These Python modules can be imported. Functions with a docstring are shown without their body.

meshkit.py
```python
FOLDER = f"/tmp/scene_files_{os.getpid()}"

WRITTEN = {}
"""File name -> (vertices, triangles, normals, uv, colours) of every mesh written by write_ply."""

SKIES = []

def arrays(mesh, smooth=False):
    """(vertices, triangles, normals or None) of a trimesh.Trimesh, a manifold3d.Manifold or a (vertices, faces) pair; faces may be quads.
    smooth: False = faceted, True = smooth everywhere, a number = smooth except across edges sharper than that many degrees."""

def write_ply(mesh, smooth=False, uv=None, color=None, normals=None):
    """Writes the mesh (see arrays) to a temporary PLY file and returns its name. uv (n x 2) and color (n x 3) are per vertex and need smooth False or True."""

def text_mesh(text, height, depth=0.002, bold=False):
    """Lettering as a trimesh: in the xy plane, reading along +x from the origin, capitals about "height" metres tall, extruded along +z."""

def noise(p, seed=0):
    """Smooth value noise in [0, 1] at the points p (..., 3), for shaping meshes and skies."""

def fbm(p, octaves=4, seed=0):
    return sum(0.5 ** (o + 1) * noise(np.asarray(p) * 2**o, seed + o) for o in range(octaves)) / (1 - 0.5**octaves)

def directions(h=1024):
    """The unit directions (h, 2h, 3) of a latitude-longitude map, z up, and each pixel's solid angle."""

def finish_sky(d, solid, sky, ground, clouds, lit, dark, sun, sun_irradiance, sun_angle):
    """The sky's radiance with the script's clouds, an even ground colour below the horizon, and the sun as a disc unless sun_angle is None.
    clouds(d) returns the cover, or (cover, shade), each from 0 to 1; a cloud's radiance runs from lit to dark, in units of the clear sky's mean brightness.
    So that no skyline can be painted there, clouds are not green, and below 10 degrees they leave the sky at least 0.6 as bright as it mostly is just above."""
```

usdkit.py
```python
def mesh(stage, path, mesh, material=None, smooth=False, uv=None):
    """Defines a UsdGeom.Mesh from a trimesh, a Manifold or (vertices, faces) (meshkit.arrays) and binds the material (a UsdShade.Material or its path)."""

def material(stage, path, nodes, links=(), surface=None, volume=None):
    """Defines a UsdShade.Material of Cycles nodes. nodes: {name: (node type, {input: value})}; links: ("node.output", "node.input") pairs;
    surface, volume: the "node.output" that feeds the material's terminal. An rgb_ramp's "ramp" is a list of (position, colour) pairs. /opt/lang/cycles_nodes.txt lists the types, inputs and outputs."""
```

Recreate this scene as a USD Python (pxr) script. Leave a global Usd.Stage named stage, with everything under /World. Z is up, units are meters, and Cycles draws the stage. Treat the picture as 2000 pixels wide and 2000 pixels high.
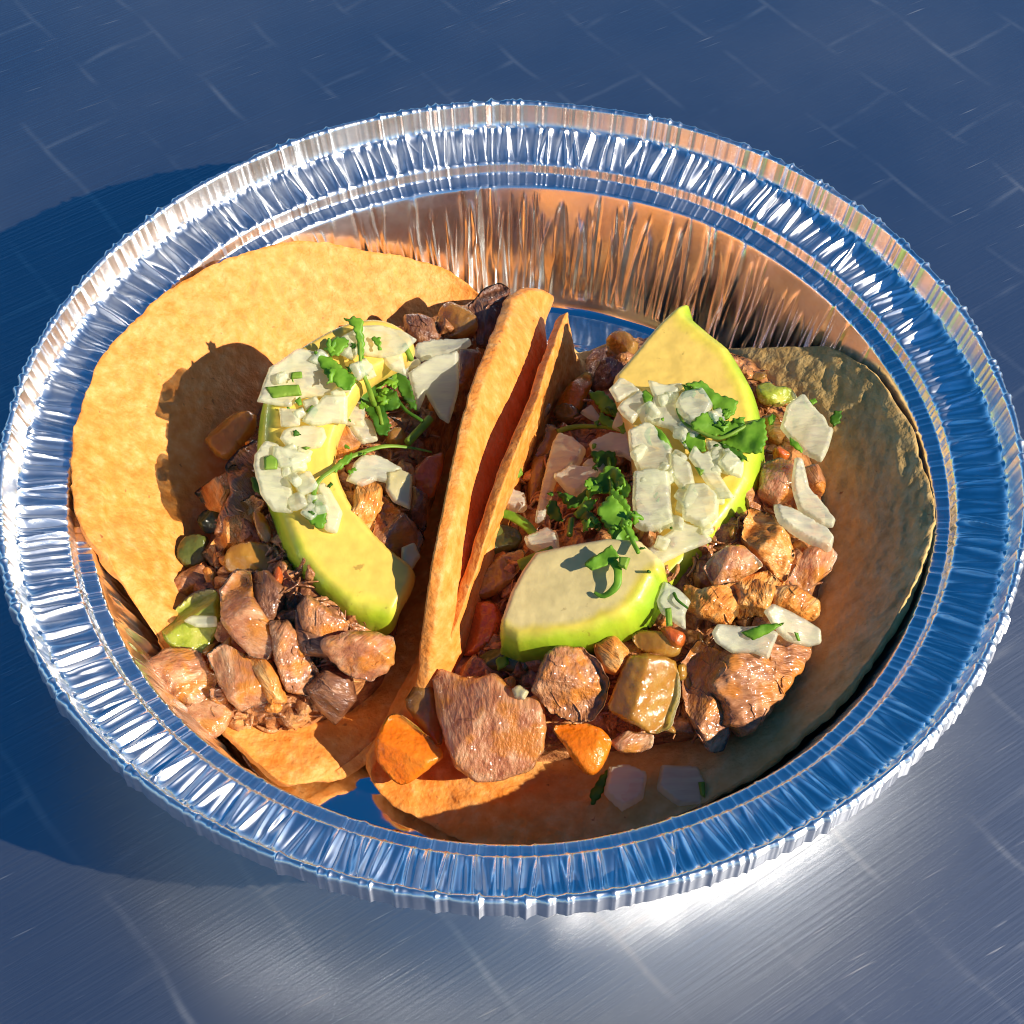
import math, random
import numpy as np
import shapely
from shapely.geometry import Polygon, LineString, Point
from scipy.spatial import Delaunay
from scipy.interpolate import RBFInterpolator
import usdkit, meshkit
from pxr import Usd, UsdGeom, UsdLux, UsdShade, Gf, Sdf, Vt

stage = Usd.Stage.CreateInMemory()
UsdGeom.SetStageUpAxis(stage, 'Z'); UsdGeom.SetStageMetersPerUnit(stage, 1.0)
UsdGeom.Xform.Define(stage, '/World'); UsdGeom.Scope.Define(stage, '/World/Looks')
rng = np.random.default_rng(7)

# ------------------------------------------------------------------ camera, sky, sun, exposure
ELEV, DIST, FPX, TY = 0.9084, 0.35, 3611.0, -0.0032
EXPOSURE = 0.6
SKY_STRENGTH, SUN_INTENSITY = 0.078, 1.25
SUN = np.array([0.91, -0.41, 0.0]); SUN /= np.linalg.norm(SUN); SUN_EL = math.radians(32.5)
SUN = np.array([*(SUN[:2] * math.cos(SUN_EL)), math.sin(SUN_EL)])
CAM = np.array([0, TY - DIST * math.cos(ELEV), 0.02 + DIST * math.sin(ELEV)])
FW = np.array([0, math.cos(ELEV), -math.sin(ELEV)]); UP = np.array([0, math.sin(ELEV), math.cos(ELEV)]); RT = np.array([1.0, 0, 0])
cam = UsdGeom.Camera.Define(stage, '/World/camera')
cam.CreateHorizontalApertureAttr(36.0); cam.CreateVerticalApertureAttr(36.0)
cam.CreateFocalLengthAttr(36.0 * FPX / 2000); cam.CreateClippingRangeAttr(Gf.Vec2f(0.01, 100)); cam.CreateExposureAttr(EXPOSURE)
cam.AddTransformOp().Set(Gf.Matrix4d(*RT, 0, *UP, 0, *(-FW), 0, *CAM, 1))

usdkit.material(stage, '/World/Looks/sky_look', {
    's': ('sky_texture', dict(sky_type='single_scattering', sun_disc=False, sun_elevation=SUN_EL, sun_rotation=math.atan2(SUN[0], SUN[1]),
                              altitude=1500.0, air_density=1.0, aerosol_density=0.25, ozone_density=4.0)),
    'h': ('hsv', dict(saturation=1.3)), 'b': ('background_shader', dict(strength=SKY_STRENGTH))}, [('s.color', 'h.color'), ('h.color', 'b.color')], surface='b.background')
dome = UsdLux.DomeLight.Define(stage, '/World/sky')
UsdShade.MaterialBindingAPI.Apply(dome.GetPrim()).Bind(UsdShade.Material.Get(stage, '/World/Looks/sky_look'))
sun = UsdLux.DistantLight.Define(stage, '/World/sun')
sun.CreateIntensityAttr(SUN_INTENSITY); sun.CreateAngleAttr(0.5); sun.CreateNormalizeAttr(True); sun.CreateColorAttr(Gf.Vec3f(1.0, 0.92, 0.79))
zx = np.cross([0, 0, 1.0], SUN); zx /= np.linalg.norm(zx); zy = np.cross(SUN, zx)
sun.AddTransformOp().Set(Gf.Matrix4d(*zx, 0, *zy, 0, *SUN, 0, 0, 0, 1, 1))

# ------------------------------------------------------------------ helpers
used = {}
def numbered(parent, name):
    k = used.get((parent, name), 0); used[(parent, name)] = k + 1
    return f'{parent}/{name}' + (f'_{k:03d}' if k else '')

def tag(prim, label=None, cat=None, group=None, kind=None):
    for k, v in (('label', label), ('category', cat), ('group', group), ('kind', kind)):
        if v: prim.SetCustomDataByKey(k, v)
    return prim

def thing(name, label, cat, loc=(0, 0, 0), group=None, kind=None):
    x = UsdGeom.Xform.Define(stage, numbered('/World', name)); x.AddTranslateOp().Set(Gf.Vec3d(*map(float, loc)))
    return tag(x.GetPrim(), label, cat, group, kind)

def obj(name, vf, mat, parent=None, normals=None, tint=None, smooth=True, loc=None):
    """One Mesh under parent, or a top-level one at loc. vf: world vertices, triangles."""
    v, f = np.asarray(vf[0], float), np.asarray(vf[1], int)
    if parent is not None:
        org = np.array(UsdGeom.Xformable(parent).ComputeLocalToWorldTransform(0).ExtractTranslation()); base = str(parent.GetPath())
    else:
        org = np.array(v.mean(0) if loc is None else loc, float); base = '/World'
    path = numbered(base, name)
    if normals is None:
        m = usdkit.mesh(stage, path, (v - org, f), f'/World/Looks/{mat}', smooth=smooth)
    else:
        m = UsdGeom.Mesh.Define(stage, path)
        m.CreatePointsAttr(Vt.Vec3fArray.FromNumpy((v - org).astype(np.float32)))
        m.CreateFaceVertexCountsAttr(Vt.IntArray.FromNumpy(np.full(len(f), 3, np.int32)))
        m.CreateFaceVertexIndicesAttr(Vt.IntArray.FromNumpy(f.astype(np.int32).ravel()))
        m.CreateSubdivisionSchemeAttr('none')
        m.CreateNormalsAttr(Vt.Vec3fArray.FromNumpy(normals.astype(np.float32))); m.SetNormalsInterpolation('vertex')
        UsdShade.MaterialBindingAPI.Apply(m.GetPrim()).Bind(UsdShade.Material.Get(stage, f'/World/Looks/{mat}'))
    if parent is None:
        m.AddTranslateOp().Set(Gf.Vec3d(*map(float, org)))
    if tint is not None:
        UsdGeom.PrimvarsAPI(m).CreatePrimvar('tint', Sdf.ValueTypeNames.Color3fArray, 'vertex').Set(Vt.Vec3fArray.FromNumpy(np.asarray(tint, np.float32)))
    return m.GetPrim()

def vnormals(v, f):
    n = np.zeros_like(v); fn = np.cross(v[f[:, 1]] - v[f[:, 0]], v[f[:, 2]] - v[f[:, 0]])
    for k in range(3): np.add.at(n, f[:, k], fn)
    return n / np.maximum(np.linalg.norm(n, axis=1, keepdims=True), 1e-30)

# surveying: turns a sighting (in the crops' own coordinates) into a point at a real height
CROPS = dict(D=(0, 0, 2000), A=(100, 450, 600), B=(450, 550, 550), C=(950, 550, 550), E=(1350, 650, 600), F=(250, 950, 600),
             G=(700, 1000, 600), H=(1100, 1050, 600), K=(800, 500, 450))
def sight(crop, pts):
    x0, y0, w = CROPS[crop]
    return np.array([x0, y0]) + np.asarray(pts, float) * w / 1932
def ray(uv):
    uv = np.asarray(uv, float)
    return FW + RT * ((uv[..., :1] - 1000) / FPX) - UP * ((uv[..., 1:2] - 1000) / FPX)
def at(uv, z):
    d = ray(uv); return CAM + d * ((np.asarray(z) - CAM[2]) / d[..., 2])[..., None]
def D(u, v, z): return at(sight('D', [u, v]), z)

def noise3(p, scale, seed=0, octaves=3): return meshkit.fbm(np.asarray(p) * scale, octaves, seed) - 0.5

# ------------------------------------------------------------------ materials
def mat(name, nodes, links, surface='p.BSDF'): return usdkit.material(stage, f'/World/Looks/{name}', nodes, links, surface=surface)

for foil_name, lo, hi in (('foil_floor', 0.07, 0.13), ('foil', 0.20, 0.31), ('foil_rim', 0.25, 0.35)): mat(foil_name, {'pos': ('geometry', {}), 'n': ('noise_texture', dict(scale=90.0, detail=4.0)), 'b': ('bump', dict(strength=0.12, distance=0.001)),
             'r': ('map_range', dict(from_min=0.3, from_max=0.7, to_min=lo, to_max=hi)),
             'p': ('principled_bsdf', dict(base_color=(0.95, 0.93, 0.88) if foil_name == 'foil' else (0.95, 0.95, 0.94), metallic=1.0))},  # wall foil tinted yellow, golden reflections put into its colour; floor and rim stay neutral
    [('pos.position', 'n.vector'), ('n.fac', 'b.height'), ('b.normal', 'p.normal'), ('n.fac', 'r.value'), ('r.result', 'p.roughness')])

mat('steel', {'pos': ('geometry', {}),
              'q1': ('mapping', dict(rotation=(0, 0, -0.60))), 'm1': ('mapping', dict(scale=(25.0, 1500.0, 1.0))), 'n1': ('noise_texture', dict(scale=1.0, detail=3.0)),
              'q2': ('mapping', dict(rotation=(0, 0, -0.52))), 'm2': ('mapping', dict(scale=(75.0, 1500.0, 1.0))), 'n2': ('noise_texture', dict(scale=1.0, detail=1.0)),
              's2': ('map_range', dict(from_min=0.72, from_max=0.80, to_min=0.0, to_max=0.8, clamp=True)),
              'm3': ('mapping', dict(rotation=(0, 0, 0.91), location=(0.013, 0.009, 0))), 'nw': ('noise_texture', dict(scale=30.0, detail=2.0)), 'wv': ('vector_math', dict(math_type='multiply_add', vector2=(0.006, 0.006, 0.006))),
              'k': ('brick_texture', dict(scale=11.4, mortar_size=0.013, mortar_smooth=1.0, color1=(0, 0, 0), color2=(0, 0, 0), mortar=(1, 1, 1), brick_width=0.5, row_height=0.25)),
              'n3': ('noise_texture', dict(scale=60.0, detail=4.0)), 's3': ('map_range', dict(from_min=0.42, from_max=0.72, to_min=0.0, to_max=0.5, clamp=True)),
              'kk': ('math', dict(math_type='multiply')), 'w': ('math', dict(math_type='maximum', use_clamp=True)),
              'n4': ('noise_texture', dict(scale=14.0, detail=4.0)), 'r0': ('map_range', dict(from_min=0.3, from_max=0.7, to_min=0.30, to_max=0.42)),
              'rr': ('mix_float', dict(b=0.55)), 'cc': ('mix_color', dict(a=(0.41, 0.425, 0.465), b=(0.66, 0.63, 0.60))),
              'bp': ('bump', dict(strength=0.22, distance=0.0004)),
              'p': ('principled_bsdf', dict(metallic=0.978))},
    [('pos.position', 'q1.vector'), ('q1.vector', 'm1.vector'), ('m1.vector', 'n1.vector'), ('pos.position', 'q2.vector'), ('q2.vector', 'm2.vector'), ('m2.vector', 'n2.vector'), ('n2.fac', 's2.value'),
     ('pos.position', 'nw.vector'), ('nw.color', 'wv.vector1'), ('pos.position', 'wv.vector3'), ('wv.vector', 'm3.vector'), ('m3.vector', 'k.vector'),
     ('pos.position', 'n3.vector'), ('n3.fac', 's3.value'), ('k.fac', 'kk.value1'), ('s3.result', 'kk.value2'),
     ('kk.value', 'w.value1'), ('s2.result', 'w.value2'), ('pos.position', 'n4.vector'), ('n4.fac', 'r0.value'), ('r0.result', 'rr.a'), ('w.value', 'rr.fac'),
     ('w.value', 'cc.fac'), ('rr.result', 'p.roughness'), ('cc.result', 'p.base_color'), ('n1.fac', 'bp.height'), ('bp.normal', 'p.normal')])

def food(name, ramp, scale=260.0, grain=False, bump=0.5, bdist=0.0008, rough=0.35, coat=0.0, sss=0.0, radius=(0.003, 0.0015, 0.0008), trans=0.0, fine=900.0, detail=5.0, stretch=None, spec=0.5, dirt=None):
    nodes = {'tc': ('texture_coordinate', {}), 'n': ('noise_texture', dict(scale=scale, detail=detail, roughness=0.6)), 'c': ('rgb_ramp', dict(ramp=ramp)),
             'f': ('noise_texture', dict(scale=fine, detail=3.0)), 'b': ('bump', dict(strength=bump, distance=bdist)),
             'p': ('principled_bsdf', dict(roughness=rough, coat_weight=coat, coat_roughness=0.1, subsurface_weight=sss, subsurface_scale=1.0, subsurface_radius=radius,
                                           transmission_weight=trans, ior=1.38, specular_ior_level=spec))}
    links = [('n.fac', 'c.fac'), ('c.color', 'p.base_color'), ('f.fac', 'b.height'), ('b.normal', 'p.normal')]
    if grain:                                                       # fibres along a direction of each chunk's own
        nodes |= {'oi': ('object_info', {}), 'an': ('math', dict(math_type='multiply', value2=6.283)), 'vr': ('vector_rotate', dict(rotate_type='axis', axis=(0.2, 0.3, 0.93))),
                  'm': ('mapping', dict(scale=(0.5, 1.15, 1.0))), 'm2': ('mapping', dict(scale=(0.2, 1.1, 0.9)))}
        links += [('oi.random', 'an.value1'), ('an.value', 'vr.angle'), ('tc.object', 'vr.vector'), ('vr.vector', 'm.vector'), ('vr.vector', 'm2.vector'), ('m.vector', 'n.vector'), ('m2.vector', 'f.vector')]
    elif stretch:
        nodes['m'] = ('mapping', dict(scale=stretch)); links += [('tc.object', 'm.vector'), ('m.vector', 'n.vector'), ('m.vector', 'f.vector')]
    else:
        links += [('tc.object', 'n.vector'), ('tc.object', 'f.vector')]
    if coat:                                                        # the wet film has a livelier surface than what it covers
        nodes['cf'] = ('noise_texture', dict(scale=620.0, detail=1.5)); nodes['cb'] = ('bump', dict(strength=1.0, distance=0.0010))
        links += [('tc.object', 'cf.vector'), ('cf.fac', 'cb.height'), ('cb.normal', 'p.coat_normal')]
    if dirt:
        nodes['dn'] = ('noise_texture', dict(scale=dirt[0], detail=3.0)); nodes['dr'] = ('map_range', dict(from_min=dirt[1], from_max=dirt[1] + 0.12, to_min=0.0, to_max=dirt[3], clamp=True))
        nodes['dm'] = ('mix_color', dict(b=dirt[2]))
        links = [l for l in links if l != ('c.color', 'p.base_color')] + [('tc.object', 'dn.vector'), ('dn.fac', 'dr.value'), ('dr.result', 'dm.fac'), ('c.color', 'dm.a'), ('dm.result', 'p.base_color')]
    return mat(name, nodes, links)

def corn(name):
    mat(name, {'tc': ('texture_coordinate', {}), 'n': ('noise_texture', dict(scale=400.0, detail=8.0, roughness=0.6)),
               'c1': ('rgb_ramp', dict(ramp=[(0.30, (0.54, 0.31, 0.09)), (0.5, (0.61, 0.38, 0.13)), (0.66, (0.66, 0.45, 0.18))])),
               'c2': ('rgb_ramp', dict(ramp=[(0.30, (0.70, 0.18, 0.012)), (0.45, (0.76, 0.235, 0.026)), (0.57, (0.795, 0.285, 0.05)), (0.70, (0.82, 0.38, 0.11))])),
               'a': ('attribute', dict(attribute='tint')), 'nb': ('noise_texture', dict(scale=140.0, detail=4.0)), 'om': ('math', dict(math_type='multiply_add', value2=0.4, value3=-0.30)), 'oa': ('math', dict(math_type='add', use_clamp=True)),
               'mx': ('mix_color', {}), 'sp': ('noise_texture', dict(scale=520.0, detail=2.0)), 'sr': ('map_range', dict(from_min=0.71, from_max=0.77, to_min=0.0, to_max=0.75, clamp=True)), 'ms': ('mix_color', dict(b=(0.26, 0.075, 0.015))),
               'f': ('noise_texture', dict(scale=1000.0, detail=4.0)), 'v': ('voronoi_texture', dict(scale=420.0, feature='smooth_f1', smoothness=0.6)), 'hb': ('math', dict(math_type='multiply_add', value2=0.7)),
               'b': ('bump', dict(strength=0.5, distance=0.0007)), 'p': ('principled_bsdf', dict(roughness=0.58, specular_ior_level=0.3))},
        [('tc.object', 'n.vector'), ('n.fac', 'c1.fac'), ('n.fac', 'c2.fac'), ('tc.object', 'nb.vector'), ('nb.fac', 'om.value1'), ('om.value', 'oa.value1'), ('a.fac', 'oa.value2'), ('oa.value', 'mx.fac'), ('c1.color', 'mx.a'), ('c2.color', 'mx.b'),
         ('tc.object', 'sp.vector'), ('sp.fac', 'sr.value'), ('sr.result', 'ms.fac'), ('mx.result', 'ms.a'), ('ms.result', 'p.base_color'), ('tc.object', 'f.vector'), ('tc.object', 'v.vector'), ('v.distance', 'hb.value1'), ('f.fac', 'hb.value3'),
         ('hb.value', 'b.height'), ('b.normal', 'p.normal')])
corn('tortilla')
SAUCE = (210.0, 0.48, (0.58, 0.19, 0.02), 0.8)
food('meat_pink', grain=True, ramp=[(0.28, (0.24, 0.070, 0.026)), (0.44, (0.45, 0.165, 0.068)), (0.57, (0.58, 0.255, 0.115)), (0.70, (0.70, 0.38, 0.20))], scale=420, fine=1500, bump=0.6, rough=0.36, coat=0.8, spec=0.35, sss=0.3, radius=(0.0022, 0.0009, 0.0005), detail=7.0, dirt=SAUCE)
food('meat_brown', grain=True, ramp=[(0.28, (0.15, 0.048, 0.018)), (0.44, (0.33, 0.125, 0.045)), (0.57, (0.46, 0.20, 0.08)), (0.70, (0.58, 0.30, 0.14))], scale=460, fine=1500, bump=0.7, rough=0.36, coat=0.8, spec=0.35, sss=0.0, detail=7.0, dirt=SAUCE)
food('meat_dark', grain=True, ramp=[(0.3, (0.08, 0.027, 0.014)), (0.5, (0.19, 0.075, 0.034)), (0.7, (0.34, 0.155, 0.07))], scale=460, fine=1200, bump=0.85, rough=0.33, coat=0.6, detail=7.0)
food('meat_sauce', grain=True, ramp=[(0.3, (0.46, 0.12, 0.015)), (0.48, (0.66, 0.25, 0.045)), (0.66, (0.72, 0.40, 0.14))], scale=460, fine=1300, bump=0.85, rough=0.32, coat=0.4, spec=0.35, detail=7.0)
food('filling', [(0.3, (0.11, 0.035, 0.014)), (0.46, (0.32, 0.12, 0.04)), (0.6, (0.52, 0.23, 0.08)), (0.72, (0.62, 0.28, 0.07))], scale=300, fine=900, bump=0.9, rough=0.35, coat=0.5)
mat('raw_onion', {'tc': ('texture_coordinate', {}), 'm': ('mapping', dict(scale=(1.0, 6.0, 1.0))), 'n': ('noise_texture', dict(scale=160.0, detail=4.0)),
                  'c': ('rgb_ramp', dict(ramp=[(0.3, (0.85, 0.84, 0.54)), (0.5, (0.92, 0.91, 0.70)), (0.7, (0.96, 0.95, 0.86))])), 'f': ('noise_texture', dict(scale=450.0, detail=3.0)), 'b': ('bump', dict(strength=0.35, distance=0.0006)),
                  'd': ('principled_bsdf', dict(roughness=0.22, coat_weight=0.4, coat_roughness=0.06)), 'l': ('translucent_bsdf', dict(color=(0.95, 0.94, 0.66))), 'y': ('mix_closure', dict(fac=0.42)),
                  't': ('transparent_bsdf', dict(color=(0.98, 0.98, 0.88))), 'tn': ('map_range', dict(from_min=0.35, from_max=0.65, to_min=0.28, to_max=0.58)), 'x': ('mix_closure', {})},
    [('tc.object', 'm.vector'), ('m.vector', 'n.vector'), ('n.fac', 'c.fac'), ('c.color', 'd.base_color'), ('m.vector', 'f.vector'), ('f.fac', 'b.height'), ('b.normal', 'd.normal'), ('b.normal', 'd.coat_normal'), ('n.fac', 'tn.value'), ('tn.result', 'x.fac'),
     ('d.BSDF', 'y.closure1'), ('l.BSDF', 'y.closure2'), ('y.closure', 'x.closure1'), ('t.BSDF', 'x.closure2')], surface='x.closure')
food('yellow_onion', [(0.3, (0.70, 0.55, 0.18)), (0.7, (0.78, 0.66, 0.30))], scale=90, fine=700, bump=0.15, rough=0.3, coat=0.2, sss=0.4, radius=(0.004, 0.003, 0.001), trans=0.1)
food('cooked_onion', [(0.3, (0.42, 0.14, 0.012)), (0.5, (0.52, 0.21, 0.028)), (0.72, (0.62, 0.33, 0.08))], scale=300, fine=850, bump=0.15, rough=0.28, coat=0.6, stretch=(1.0, 0.3, 1.0), sss=0.35, radius=(0.004, 0.002, 0.0006), trans=0.12)
food('brown_onion', [(0.3, (0.22, 0.08, 0.015)), (0.5, (0.36, 0.15, 0.03)), (0.72, (0.48, 0.24, 0.07))], scale=160, fine=800, bump=0.4, rough=0.25, coat=0.7, sss=0.3, radius=(0.003, 0.0012, 0.0004), trans=0.12)
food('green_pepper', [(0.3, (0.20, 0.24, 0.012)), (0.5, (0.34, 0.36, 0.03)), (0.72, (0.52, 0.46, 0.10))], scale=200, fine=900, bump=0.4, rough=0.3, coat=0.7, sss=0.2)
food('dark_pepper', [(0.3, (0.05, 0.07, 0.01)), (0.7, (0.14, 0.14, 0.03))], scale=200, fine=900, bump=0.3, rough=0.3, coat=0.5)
food('orange_pepper', [(0.3, (0.72, 0.13, 0.004)), (0.5, (0.80, 0.165, 0.006)), (0.75, (0.82, 0.24, 0.02))], scale=180, fine=900, bump=0.5, rough=0.3, coat=0.3, sss=0.25)
food('red_pepper', [(0.3, (0.42, 0.05, 0.01)), (0.7, (0.66, 0.14, 0.02))], scale=180, fine=900, bump=0.5, rough=0.3, coat=0.7, sss=0.2)

mat('avocado', {'a': ('attribute', dict(attribute='tint')), 'tc': ('texture_coordinate', {}), 'n': ('noise_texture', dict(scale=420.0, detail=3.0)),
                'sr': ('map_range', dict(from_min=0.685, from_max=0.74, to_min=0.0, to_max=0.55, clamp=True)), 'mx': ('mix_color', dict(b=(0.22, 0.12, 0.02))),
                'f': ('noise_texture', dict(scale=330.0, detail=4.0)), 'b': ('bump', dict(strength=0.3, distance=0.0006)),
                'p': ('principled_bsdf', dict(roughness=0.4, coat_weight=0.15, specular_ior_level=0.4, subsurface_weight=0.1, subsurface_scale=1.0, subsurface_radius=(0.0025, 0.002, 0.0008)))},
    [('a.color', 'mx.a'), ('tc.object', 'n.vector'), ('n.fac', 'sr.value'), ('sr.result', 'mx.fac'), ('mx.result', 'p.base_color'), ('tc.object', 'f.vector'), ('f.fac', 'b.height'), ('b.normal', 'p.normal')])

def herb(name, lo, hi, tr):
    mat(name, {'tc': ('texture_coordinate', {}), 'n': ('noise_texture', dict(scale=350.0, detail=4.0)), 'c': ('rgb_ramp', dict(ramp=[(0.3, lo), (0.7, hi)])),
               'b': ('bump', dict(strength=0.45, distance=0.0006)), 'p': ('principled_bsdf', dict(roughness=0.45, specular_ior_level=0.35)), 't': ('translucent_bsdf', dict(color=tr)), 'm': ('mix_closure', dict(fac=0.35))},
        [('tc.object', 'n.vector'), ('n.fac', 'c.fac'), ('c.color', 'p.base_color'), ('n.fac', 'b.height'), ('b.normal', 'p.normal'), ('p.BSDF', 'm.closure1'), ('t.BSDF', 'm.closure2')], surface='m.closure')
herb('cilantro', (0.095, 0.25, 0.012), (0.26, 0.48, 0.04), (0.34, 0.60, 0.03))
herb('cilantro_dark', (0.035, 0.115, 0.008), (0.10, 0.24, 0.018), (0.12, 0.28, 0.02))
herb('stem_green', (0.16, 0.30, 0.025), (0.34, 0.48, 0.06), (0.3, 0.5, 0.05))

# ------------------------------------------------------------------ the table
tt = thing('table_top', 'scratched brushed steel table top under the foil pan', 'table', kind='structure')
import trimesh
tb = trimesh.creation.box([1.3, 1.1, 0.02]); tb.apply_translation([0, 0.02, -0.01])
obj('top_panel', (tb.vertices, tb.faces), 'steel', tt, smooth=False)

# ------------------------------------------------------------------ the foil pan
def fillet(keys, n):
    """Polyline of (r, z, radius) with rounded corners, resampled."""
    k = np.array([q[:2] for q in keys], float); out = [k[0]]
    for i in range(1, len(k) - 1):
        a, b, c, rad = k[i - 1], k[i], k[i + 1], keys[i][2]
        u = (a - b) / np.linalg.norm(a - b); w = (c - b) / np.linalg.norm(c - b)
        half = math.acos(np.clip(u @ w, -1, 1)) / 2; t = rad / math.tan(half); t = min(t, 0.49 * np.linalg.norm(a - b), 0.49 * np.linalg.norm(c - b))
        for s in np.linspace(0, 1, 7): out.append((1 - s) ** 2 * (b + u * t) + 2 * s * (1 - s) * b + s * s * (b + w * t))
    out.append(k[-1]); return np.array(out)

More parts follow.
